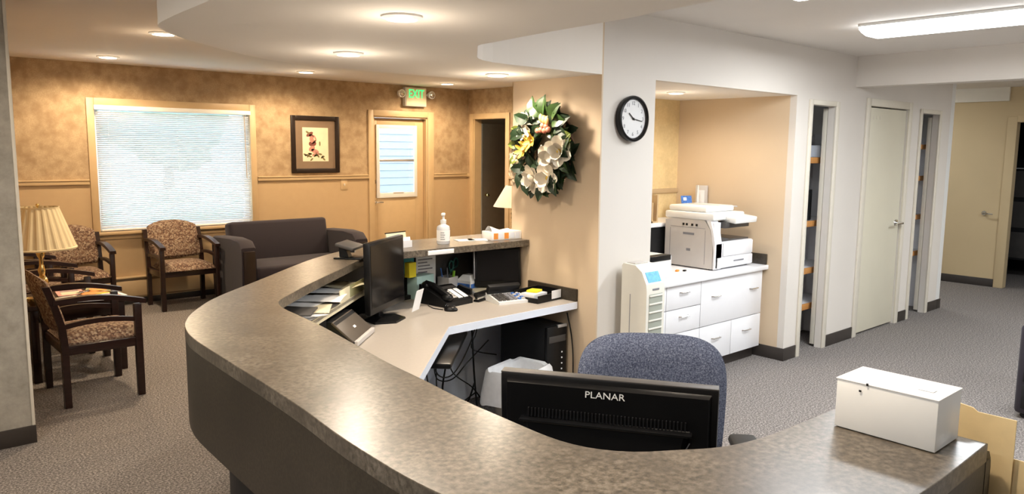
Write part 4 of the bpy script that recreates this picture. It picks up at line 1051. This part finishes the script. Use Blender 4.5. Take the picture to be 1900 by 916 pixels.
# cubby papers
rg = random.Random(5)
PG = 'loose sheets in the counter cubby'
for k in range(9):
    u = k / 8; x, y = 1.27 + .62 * u, 2.80 + .66 * u
    tag(obj('loose_sheet', B().grid(4, 4, lambda a, c_, q=rg.uniform(-.012, .012): ((a - .5) * .2, (c_ - .5) * .26, .004 * math.sin(3 * a + 2 * c_) + .004), smooth=True), M['paperw' if k % 4 else 'paperc'], None, (x + rg.uniform(-.05, .05), y + rg.uniform(-.01, .08), .902 + k * .005), (0, 0, rg.uniform(-1.2, 1.2))), ['loose printed sheet at the very bend of the counter cubby', 'white sheet overlapping the one at the cubby bend', 'third white sheet along the cubby from the bend', 'white sheet near the dark folder in the cubby', 'cream sheet in the middle of the cubby pile', 'white sheet just past the cream one in the cubby', 'white sheet beside the near end of the label card', 'white sheet behind the olive label card', 'cream sheet farthest along the cubby toward the monitor'][k], 'paper', PG)
tag(obj('olive_label_card', B().box(-.21, -.065, -.002, .002, 0, .06, mi=1).box(-.065, .22, -.002, .002, 0, .06, mi=0), [M['olivec'], M['paperc']], None, (1.955, 3.38, .904), (0, 0, math.radians(41.6))), 'long olive and cream label card standing on the cubby edge', 'card')
tag(obj('dark_folder', B().box(-.08, .08, -.1, .1, 0, .008, .001), M['dgrey'], None, (1.42, 2.98, .955), (0, 0, .9)), 'dark folder lying on the cubby papers', 'folder')
tag(obj('yellow_folder', B().box(-.08, .08, -.003, .003, 0, .12), M['yellow'], None, (1.56, 3.06, DZk), (0, 0, math.radians(43))), 'yellow folder standing in the lower cubby', 'folder')

# counter-top items
CT = 1.07
t = thing('hand_sanitizer', 'clear white pump bottle of hand sanitizer on the counter', 'bottle', (2.775, 3.725, CT), math.radians(-40))
obj('bottle_body', B().lathe([(.036, 0), (.040, .006), (.040, .095), (.036, .108), (.018, .118), (.014, .124)], 24), M['bottle'], t)
obj('pump_neck', B().lathe([(.016, .122), (.018, .126), (.018, .146), (.007, .15), (.006, .175)], 18), M['whitep'], t); obj('pump_head', B().box(-.012, .012, -.035, .014, .172, .188, .005), M['whitep'], t)
obj('label_sheet', B().lathe([(.0405, .02), (.0405, .085)], 24, cap=False), M['paperw'], t)
for k in range(4): obj('text_line', B().box(-.015, .012 - .004 * (k % 2), -.0415, -.040, .03 + .013 * k, .034 + .013 * k), M['ink'], t)
t = thing('tissue_box', 'flat tissue box with orange and blue print on the counter end', 'tissue box', (3.235, 3.715, CT), math.radians(-8))
obj('carton', B().box(-.115, .115, -.058, .058, 0, .052, .002), M['paperw'], t)
for k, (x, c) in enumerate([(-.08, 'orange'), (-.045, 'liner'), (0.0, 'orange'), (.045, 'liner'), (.085, 'liner')]): obj('printed_patch', B().box(x - .017, x + .015, -.0592, -.058, .006 + .004 * (k % 2), .044), M[c], t)
obj('tissue', B().grid(8, 5, lambda u, v: (-.10 + u * .15, -.045 + v * .09 + .01 * math.sin(9 * u), .053 + .035 * math.sin(PI * v) * (.6 + .4 * math.cos(5 * u)) * (1 - .5 * u))), M['paperw'], t)
for i, (x, y, r) in enumerate([(2.985, 3.78, -.3), (3.06, 3.75, -.5)]):
    tag(obj('brochure', B().box(-.06, .06, -.045, .045, 0, .004), [M['paperw']], None, (x, y, CT), (0, 0, r)), ['white brochure flat on the counter nearer the sanitizer', 'white brochure flat on the counter next to the flat tissue box'][i], 'brochure', 'brochures on the counter')
t = thing('card_holder', 'clear holder of white cards on the counter behind the far monitor', 'card holder', (2.50, 3.715, CT), math.radians(10))
obj('holder', B().box(-.045, .045, .01, .04, 0, .01).box(-.045, .045, -.002, .0, .0, .04), M['bottle'], t); obj('card', B().box(-.042, .042, .004, .022, .006, .06, X=Matrix.Rotation(math.radians(-8), 4, 'X')), M['paperw'], t)
t = thing('sign_holder', 'dark edged tent sign on the counter beyond the far monitor', 'sign', (2.52, 3.84, CT), .2)
obj('panel', B().box(-.08, .08, -.004, .004, 0, .075, X=Matrix.Rotation(math.radians(-12), 4, 'X')), M['paperc'], t); obj('edge', B().box(-.082, .082, -.005, .005, .073, .079, X=Matrix.Rotation(math.radians(-12), 4, 'X')), M['black'], t)
t = thing('card_terminal', 'black angled card terminal on its stand on the counter', 'card reader', (2.015, 3.55, CT), math.radians(40))
obj('foot', B().box(-.06, .06, -.10, .05, 0, .008, .003), M['black'], t); obj('post', B().sweep([[(-.025, -.02, .008), (.025, -.02, .008), (.025, .03, .008), (-.025, .03, .008)], [(-.02, .0, .06), (.02, .0, .06), (.02, .035, .06), (-.02, .035, .06)]], smooth=False), M['black'], t)
obj('screen_panel', B().box(-.085, .085, -.05, .05, .06, .078, .005, X=Matrix.Rotation(math.radians(14), 4, 'X')), M['dgrey'], t); obj('clip', B().box(.06, .085, -.02, .02, .02, .06, .004), M['silver'], t)
# white box and folders
t = thing('white_carton', 'white cardboard box on the near end of the counter', 'box', (1.628, .615, CT))
obj('carton', B().box(-.062, .062, -.1, .1, 0.002, .105, .002), M['whitep'], t)
b = B(); b.box(-.0635, .064, -.101, .1015, .105, .1075, .0008); obj('lid', b, M['paperw'], t)
obj('tab_hole', B().box(-.0645, -.0635, .047, .052, .088, .092), M['blackm'], t); obj('tab_hole', B().box(-.0645, -.062, .034, .038, .104, .109), M['blackm'], t)
obj('pencil_mark', B().box(-.02, .0, -.075, -.045, .1085, .1088), M['liner'], t)
for i, (x, z) in enumerate([(1.79, 1.115), (1.80, 1.03)]):
    b = B(); pl = [(.74, .78), (.74, z), (.545, z), (.522, z - .003), (.512, z - .010), (.44 - i * .06, z - .010), (.44 - i * .06, .78)]
    b.add([(x + dx, y, zz_) for dx in (0, .004) for y, zz_ in pl], [tuple(range(7)), tuple(range(13, 6, -1))] + [(k, (k + 1) % 7, 7 + (k + 1) % 7, 7 + k) for k in range(7)])
    tag(obj('manila_folder', b, M['manila']), ['manila folder standing highest in the pocket at the counter end', 'lower manila folder in the pocket at the counter end'][i], 'folder', 'folders at the counter end')
tag(obj('folder_pocket', B().box(1.776, 1.782, .45, .75, .70, .90).box(1.812, 1.82, .37, .75, .70, .90).box(1.776, 1.82, .37, .75, .69, .70), M['black']), 'black wall pocket holding folders on the counter end', 'file pocket')

# ================================================================== UNDER THE DESK
t = thing('tower_stand', 'low dark stand under the computer tower', 'stand', (3.235, 3.42, 0)); obj('platform', B().box(-.09, .09, -.2, .2, .06, .09, .004), M['dgrey'], t)
for x in (-.07, .07):
    for y in (-.17, .17): obj('leg', B().box(x - .012, x + .012, y - .012, y + .012, 0, .06), M['dgrey'], t)
t = thing('computer_tower', 'black computer tower on a low stand against the wreath wall', 'computer', (3.235, 3.42, .09))
obj('case', B().box(-.085, .085, -.20, .20, .015, .50, .006), M['blackm'], t); obj('front_bezel', B().box(-.085, .085, -.225, -.2, .015, .50, .008), M['black'], t)
obj('drive_bay', B().box(-.07, .07, -.228, -.224, .40, .44, .002), M['dgrey'], t); obj('handle_edge', B().box(.0, .08, -.23, -.215, .487, .505, .003), M['silver'], t)
for k in range(4): obj('indicator', B().box(.035, .043, -.229, -.225, .33 - k * .035, .338 - k * .035), M['paperw'], t)
obj('rubber_foot', B().box(-.08, .08, -.19, .19, 0, .015), M['blackm'], t)
t = thing('waste_bin', 'taupe waste bin with a white bag liner beside the computer tower', 'bin', (2.93, 3.20, 0), math.radians(18))
def rr(w_, d_, z, n=6, r=.05): return [(sx * (w_ - r) + r * math.cos(a), sy * (d_ - r) + r * math.sin(a), z) for sx, sy, a0 in ((1, 1, 0), (-1, 1, PI / 2), (-1, -1, PI), (1, -1, 1.5 * PI)) for a in [a0 + PI / 2 * k / n for k in range(n + 1)]]
b = B(); b.sweep([rr(.12, .09, 0), rr(.155, .12, .37)], cap=False); b.add(rr(.12, .09, .004), [tuple(range(28))]); bn = obj('bin_body', b, M['beigebin'], t)
md = bn.modifiers.new('Solidify', 'SOLIDIFY'); md.thickness = .003
b = B(); rb = random.Random(2); secs = []
for q, (g, z) in enumerate(((.045, .20), (.040, .25), (.032, .32), (.022, .375), (.008, .392), (-.008, .385), (-.02, .33), (-.03, .25), (-.045, .12))):
    secs.append([(x * (1 + g / .16), y * (1 + g / .12), z + (.008 * math.sin(i * .9 + 1) - (.05 * max(0, math.sin(i * .45)) if q == 0 else 0))) for i, (x, y, zz_) in enumerate(rr(.16 + .004 * math.sin(q * 2), .122, 0))])
b.sweep(secs, cap=False); obj('bag_liner', b, M['bag'], t)
CB = 'black cables hanging under the desk'
cables = [[(2.38, 3.30, .69), (2.45, 3.38, .52), (2.62, 3.45, .50), (2.8, 3.55, .60), (2.86, 3.55, .69)], [(2.50, 3.42, .52), (2.50, 3.42, .30), (2.52, 3.40, .10), (2.58, 3.36, .02)], [(2.66, 3.66, .52), (2.72, 3.62, .42), (2.66, 3.58, .2), (2.72, 3.55, .06), (2.85, 3.58, .10), (2.92, 3.6, .2)], [(2.86, 3.56, .69), (2.87, 3.56, .5), (2.88, 3.55, .25), (2.88, 3.52, .05)], [(2.5, 3.45, .45), (2.6, 3.55, .3), (2.75, 3.6, .26), (2.9, 3.64, .33), (3.05, 3.62, .45)],
          [(2.06, 2.92, .66), (2.14, 3.0, .5), (2.2, 3.05, .35)], [(2.35, 3.3, .12), (2.6, 3.45, .12), (2.85, 3.5, .18)], [(3.32, 3.20, .66), (3.325, 3.16, .5), (3.32, 3.14, .3), (3.31, 3.15, .02)], [(3.05, 3.7, .69), (3.0, 3.68, .5), (2.95, 3.66, .4), (3.1, 3.6, .35)]]
cables += [[(2.75, 3.62, .69), (2.78, 3.62, .5), (2.70, 3.55, .34), (2.82, 3.5, .22), (2.9, 3.5, .12)], [(2.30, 3.2, .62), (2.42, 3.3, .42), (2.62, 3.42, .36), (2.8, 3.5, .48), (2.9, 3.55, .62)]]
labs = ['thick black cable looping below the desk edge', 'black cable hanging straight down near the blue panel', 'black cable curling from the outlet plug', 'black cable dropping by the waste bin', 'thin cable sagging across the blue panel', 'short black cable below the keyboard tray', 'thin cable lying low along the panel', 'thin black cable on the wall right of the computer', 'black cable running behind the computer tower', 'twisted black cable behind the waste bin', 'black cable swagged from the keyboard tray to the wall']
for k, (c, lab) in enumerate(zip(cables, labs)): tag(obj('cable', B().tube(spline3(c, 6), .006 if k in (0, 2, 3) else .004, 6), M['black']), lab, 'cable', CB)
t = thing('wall_outlet', 'white outlet with a plug on the panel under the desk', 'outlet', (2.60, 3.655, .50), math.radians(34)); obj('plate', B().box(-.035, .035, -.006, 0, -.057, .057, .002), M['whitep'], t); obj('plug', B().box(-.015, .015, -.04, -.006, -.0, .03, .004), M['blackm'], t)

# ================================================================== OFFICE CHAIR
t = thing('office_chair', 'blue grey tweed office chair behind the near monitor', 'chair', (1.81, 1.37, 0), math.radians(-48))
b = B()


def obk(u, v, side):
    a, c = 2 * u - 1, 2 * v - 1
    # square to superellipse
    m_ = max(abs(a), abs(c)); n_ = (abs(a) ** 4.2 + abs(c) ** 4.2) ** (1 / 4.2) if m_ else 1; k = m_ / n_ if m_ else 1
    a, c = a * k, c * k; e = 1 - m_
    x = .245 * a * (1 - .07 * (.5 - .5 * c)); z = .80 + .255 * c
    th = .048 * min(1, e / .22) ** .5
    return (x, .22 - .04 * a * a + .05 * c * c * .25 + side * th, z)


b.grid(22, 22, lambda u, v: obk(u, v, -1)); b.grid(22, 22, lambda u, v: obk(u, v, .7)); obj('backrest', b, M['blue'], t)
obj('back_support', B().box(-.04, .04, .26, .28, .40, .80, .008), M['blackm'], t)
obj('seat', B().box(-.25, .25, -.25, .23, .42, .51, .04, seg=3), M['blue'], t)
for s in (-1, 1):
    a_ = obj('armrest', B().box(s * .30 - .045, s * .30 + .045, -.07, .225, .70, .735, .017, seg=3), M['blackm'], t)
    obj('arm_post', B().tube([(s * .22, 0, .42), (s * .32, .04, .44), (s * .33, .06, .5), (s * .30, .06, .705)], .016, 8), M['blackm'], a_)
obj('gas_column', B().cyl((0, 0, .09), (0, 0, .42), .028, .022), M['blackm'], t)
for k in range(5):
    a = 2 * PI * k / 5; l_ = obj('base_spoke', B().tube([(0, 0, .10), (.15 * math.cos(a), .15 * math.sin(a), .095), (.28 * math.cos(a), .28 * math.sin(a), .065)], [.03, .024, .018], 8), M['blackm'], t)
    obj('caster', B().cyl((.28 * math.cos(a) - .018 * math.sin(a), .28 * math.sin(a) + .018 * math.cos(a), .028), (.28 * math.cos(a) + .018 * math.sin(a), .28 * math.sin(a) - .018 * math.cos(a), .028), .028), M['blackm'], l_)

# ================================================================== NICHE
KZ = .75
t = thing('file_cabinet', 'white drawer cabinet in the copier niche', 'cabinet', (0, 3.17, 0))
cx0, cx1 = NX0 + .005, 5.515
obj('carcass', B().box(cx0, cx1, .02, .85, .09, KZ - .035), M['white'], t)
obj('plinth', B().box(cx0, cx1 - .0, .06, .85, 0, .09), M['base'], t)
obj('end_filler', B().box(cx1, NX1 - .002, .05, .85, .10, KZ - .035), M['white'], t)
xs = [cx0, 4.36 - .50, 4.36, 4.815, 5.16, cx1]
DV = 4.68
hm = B().tube([(-.052, 0, 0), (-.045, -.018, 0), (.045, -.018, 0), (.052, 0, 0)], .005, 6).mesh('drawer_handle', M['chrome'])
def drawer(x0, x1, z0, z1):
    d_ = obj('drawer', B().box(x0 + .003, x1 - .003, 0, .02, z0 + .003, z1 - .003, .002), M['white'], t); link('drawer_handle', hm, d_, ((x0 + x1) / 2, 0, (z0 + z1) / 2 + .03))
zt = KZ - .038
for z0, z1 in ((.54, zt), (.365, .54), (.095, .365)): drawer(4.27, DV, z0, z1); drawer(cx0, 4.27, z0, z1)
d_ = obj('drawer', B().box(DV + .003, cx1 - .003, 0, .02, .368, zt - .003, .002), M['white'], t)
for x in (DV + .19, cx1 - .13): link('drawer_handle', hm, d_, (x, 0, .58))
drawer(DV, (DV + cx1) / 2, .095, .365); drawer((DV + cx1) / 2, cx1, .095, .365)
tag(obj('worktop', B().box(cx0, NX1 - .002, 3.145, 4.058, KZ - .035, KZ, .004), M['white']), 'white laminate worktop over the file cabinet', 'worktop')
tag(obj('worktop_upstand', B().box(NX1 - .022, NX1 - .002, 3.16, 3.715, KZ, KZ + .085, .003), M['stoneV']), 'dark stone upstand at the right end of the worktop', 'upstand')
t = thing('transaction_ledge', 'white topped raised ledge with dark front behind the copier', 'ledge', (0, 3.74, KZ)); obj('ledge_top', B().box(cx0, NX1 - .002, -.02, .30, .295, .325, .003), M['white'], t); obj('ledge_front', B().box(cx0, NX1 - .022, .0, .30, 0, .295), M['blackm'], t)
LZ = KZ + .325
tag(obj('file_sorter', B().box(4.90, 4.915, 3.76, 3.96, LZ, LZ + .22).box(4.84, 4.90, 3.76, 3.96, LZ, LZ + .012).box(4.84, 4.852, 3.76, 3.96, LZ, LZ + .16), M['trimtan']), 'tan file sorter at the left of the raised ledge', 'sorter')
t = thing('leaflet_stand', 'blue printed leaflet on a clear stand behind the copier', 'leaflet', (5.365, 3.79, LZ), -.4); obj('leaflet', B().box(-.05, .05, -.002, .002, 0, .20, X=Matrix.Rotation(math.radians(-14), 4, 'X')), M['bluec'], t); obj('stand', B().box(-.05, .05, .004, .05, 0, .008).box(-.05, .05, .003, .006, 0, .19, X=Matrix.Rotation(math.radians(-14), 4, 'X')), M['bottle'], t)
obj('logo_patch', B().box(-.03, .0, -.003, -.002, .16, .185, X=Matrix.Rotation(math.radians(-14), 4, 'X')), M['paperw'], t)
t = thing('glue_bottle', 'white cone topped bottle on the ledge behind the copier', 'bottle', (5.445, 3.76, LZ)); obj('body', B().lathe([(.03, 0), (.032, .01), (.032, .08), (.016, .12)], 18), M['whitep'], t); obj('nozzle', B().lathe([(.014, .12), (.003, .285)], 12), M['whitep'], t)
t = thing('small_frame', 'small grey framed card leaning on the niche side wall', 'frame', (5.52, 3.775, LZ), .2); obj('frame', B().box(-.012, .012, -.05, .05, 0, .28, .002), M['greyp'], t); obj('card', B().box(-.014, -.012, -.03, .03, .05, .24), M['paperw'], t)

# copier
t = thing('copier', 'white and grey multifunction copier on the niche worktop', 'copier', (4.93, 3.235, KZ))
obj('body', B().box(.012, .515, .0, .46, .012, .21, .006).box(.012, .10, .02, .46, .21, .36, .006).box(.012, .515, .32, .46, .21, .36, .006), M['white'], t)
b = B(); pr = [(.02, .01), (.46, .01), (.46, .36), (.40, .375), (.10, .375), (.045, .30), (.02, .20)]
b.sweep([[(x, y, z) for y, z in pr] for x in (0, .012)], smooth=False); sp_ = obj('side_panel', b, M['greyp'], t)
obj('panel_line', B().box(-.001, 0, .09, .41, .31, .313).box(-.001, 0, .088, .091, .04, .30).box(-.001, 0, .41, .413, .04, .30), M['ink'], sp_)
obj('logo_strip', B().box(-.002, 0, .19, .29, .255, .272), M['ink'], sp_); obj('emblem', B().box(-.002, 0, .22, .255, .13, .15), M['ink'], sp_)
for y in (.16, .20, .25, .28): obj('port', B().box(-.002, 0, y, y + .018, .325, .342), M['blackm'], sp_)
b = B(); pr = [(.0, .01), (.012, .01), (.012, .16), (.04, .30), (.09, .39), (.05, .39), (.02, .30), (.0, .2)]
b.sweep([[(x, y, z) for y, z in pr] for x in (-.002, .09)], smooth=False); obj('front_cover', b, M['white'], t)
obj('scanner_head', B().box(-.005, .42, .02, .465, .375, .43, .012), M['whitep'], t)
obj('control_panel', B().box(.16, .455, -.03, .12, .355, .40, .008, X=Matrix.Rotation(math.radians(6), 4, 'X')), M['whitep'], t)
obj('panel_underside', B().box(.11, .44, -.01, .10, .315, .36, .004), M['dgrey'], t)
obj('output_tray', B().box(.10, .505, .03, .32, .21, .222, .003).sweep([[(.10, .03, .222), (.10, .3, .222), (.10, .3, .26), (.10, .03, .25)], [(.22, .03, .222), (.22, .3, .222), (.22, .3, .24), (.22, .03, .23)]], smooth=False), M['dgrey'], t)
dr = obj('paper_drawer', B().box(.03, .51, -.012, 0, .02, .095, .004), M['white'], t); obj('drawer_handle', B().box(.24, .38, -.016, -.011, .055, .066, .002), M['ink'], dr)
obj('front_door', B().box(.10, .51, -.01, 0, .103, .205, .004), M['white'], t)
obj('feeder', B().box(.02, .40, .10, .45, .43, .475, .015), M['whitep'], t); obj('feeder_tray', B().box(.18, .45, .12, .40, .478, .488, .003, X=Matrix.Rotation(math.radians(3), 4, 'Y')), M['greyp'], t)
for x in (.03, .5):
    for y in (.05, .42): obj('rubber_foot', B().cyl((x, y, 0), (x, y, .014), .018), M['blackm'], t)
# small printer, trinket
t = thing('inkjet_printer', 'small white printer left of the copier on the worktop', 'printer', (4.27, 3.42, KZ), 0)
obj('body', B().box(-.22, .17, -.16, .18, 0, .165, .012), M['whitep'], t); obj('output_slot', B().box(-.2, .15, -.166, -.10, .13, .168, .004), M['black'], t)
obj('top_tray', B().box(-.2, .15, -.02, .006, .16, .27, .004, X=Matrix.Translation((0, .10, 0)) @ Matrix.Rotation(math.radians(-20), 4, 'X')), M['dgrey'], t); obj('paper', B().box(-.15, .10, -.025, -.02, .17, .31, X=Matrix.Translation((0, .10, 0)) @ Matrix.Rotation(math.radians(-20), 4, 'X')), M['paperw'], t)
tag(obj('red_clip', B().box(-.02, .02, -.012, .012, 0, .012, .003), M['orange'], None, (4.70, 3.40, KZ), (0, 0, .4)), 'orange clip on the worktop in front of the small printer', 'clip')
tag(obj('binder_clip', B().box(-.015, .015, -.01, .01, 0, .012, .003), M['black'], None, (4.75, 3.37, KZ), (0, 0, .2)), 'black clip on the worktop beside the copier', 'clip')
# purifier
t = thing('air_purifier', 'ivory tower air purifier standing against the cream wall', 'air purifier', (3.60, 2.84, 0))
b = B(); pr = [(-.09, .03), (.10, .03), (.10, .965), (.09, .98), (.0, .975), (-.05, .94), (-.085, .87), (-.09, .82)]
b.sweep([[(x, y, z) for y, z in pr] for x in (-.085, .085)], smooth=False); obj('tower', b, M['purif'], t)
obj('base', B().box(-.12, .12, -.12, .12, 0, .03, .008), M['purif'], t)
obj('grille_panel', B().box(-.062, .062, -.0925, -.088, .30, .81, .002), M['grille'], t)
for k in range(11): obj('grille_bar', B().box(-.062, .062, -.098, -.09, .305 + k * .049, .315 + k * .049, .002), M['purif'], t)
XX = Matrix.Translation((0, -.0678, .905)) @ Matrix.Rotation(math.radians(63.4), 4, 'X')
obj('control_panel', B().box(-.06, .06, -.03, .034, -.001, .002, X=XX), M['sky'], t); obj('top_vent', B().box(-.06, .06, .02, .085, .977, .983, .002), M['greyp'], t); obj('seam', B().box(-.0865, -.085, .03, .034, .06, .80), M['ink'], t); obj('name_plate', B().box(-.03, .03, -.092, -.089, .832, .842), M['ink'], t)

# dark pedestal at the right margin
t = thing('pedestal_cabinet', 'black rounded pedestal cabinet on the carpet at the right margin', 'cabinet', (5.71, 1.237, 0))
obj('body', B().box(-.23, .27, -.30, .14, .03, .60, .03, seg=3), M['sofa'], t)
for k in range(3): obj('drawer', B().box(-.235, -.225, -.26, .10, .07 + k * .17, .22 + k * .17, .004), M['blackm'], t)
for x in (-.18, .22):
    for y in (-.25, .09): obj('caster', B().cyl((x - .012, y, .018), (x + .012, y, .018), .018), M['blackm'], t)
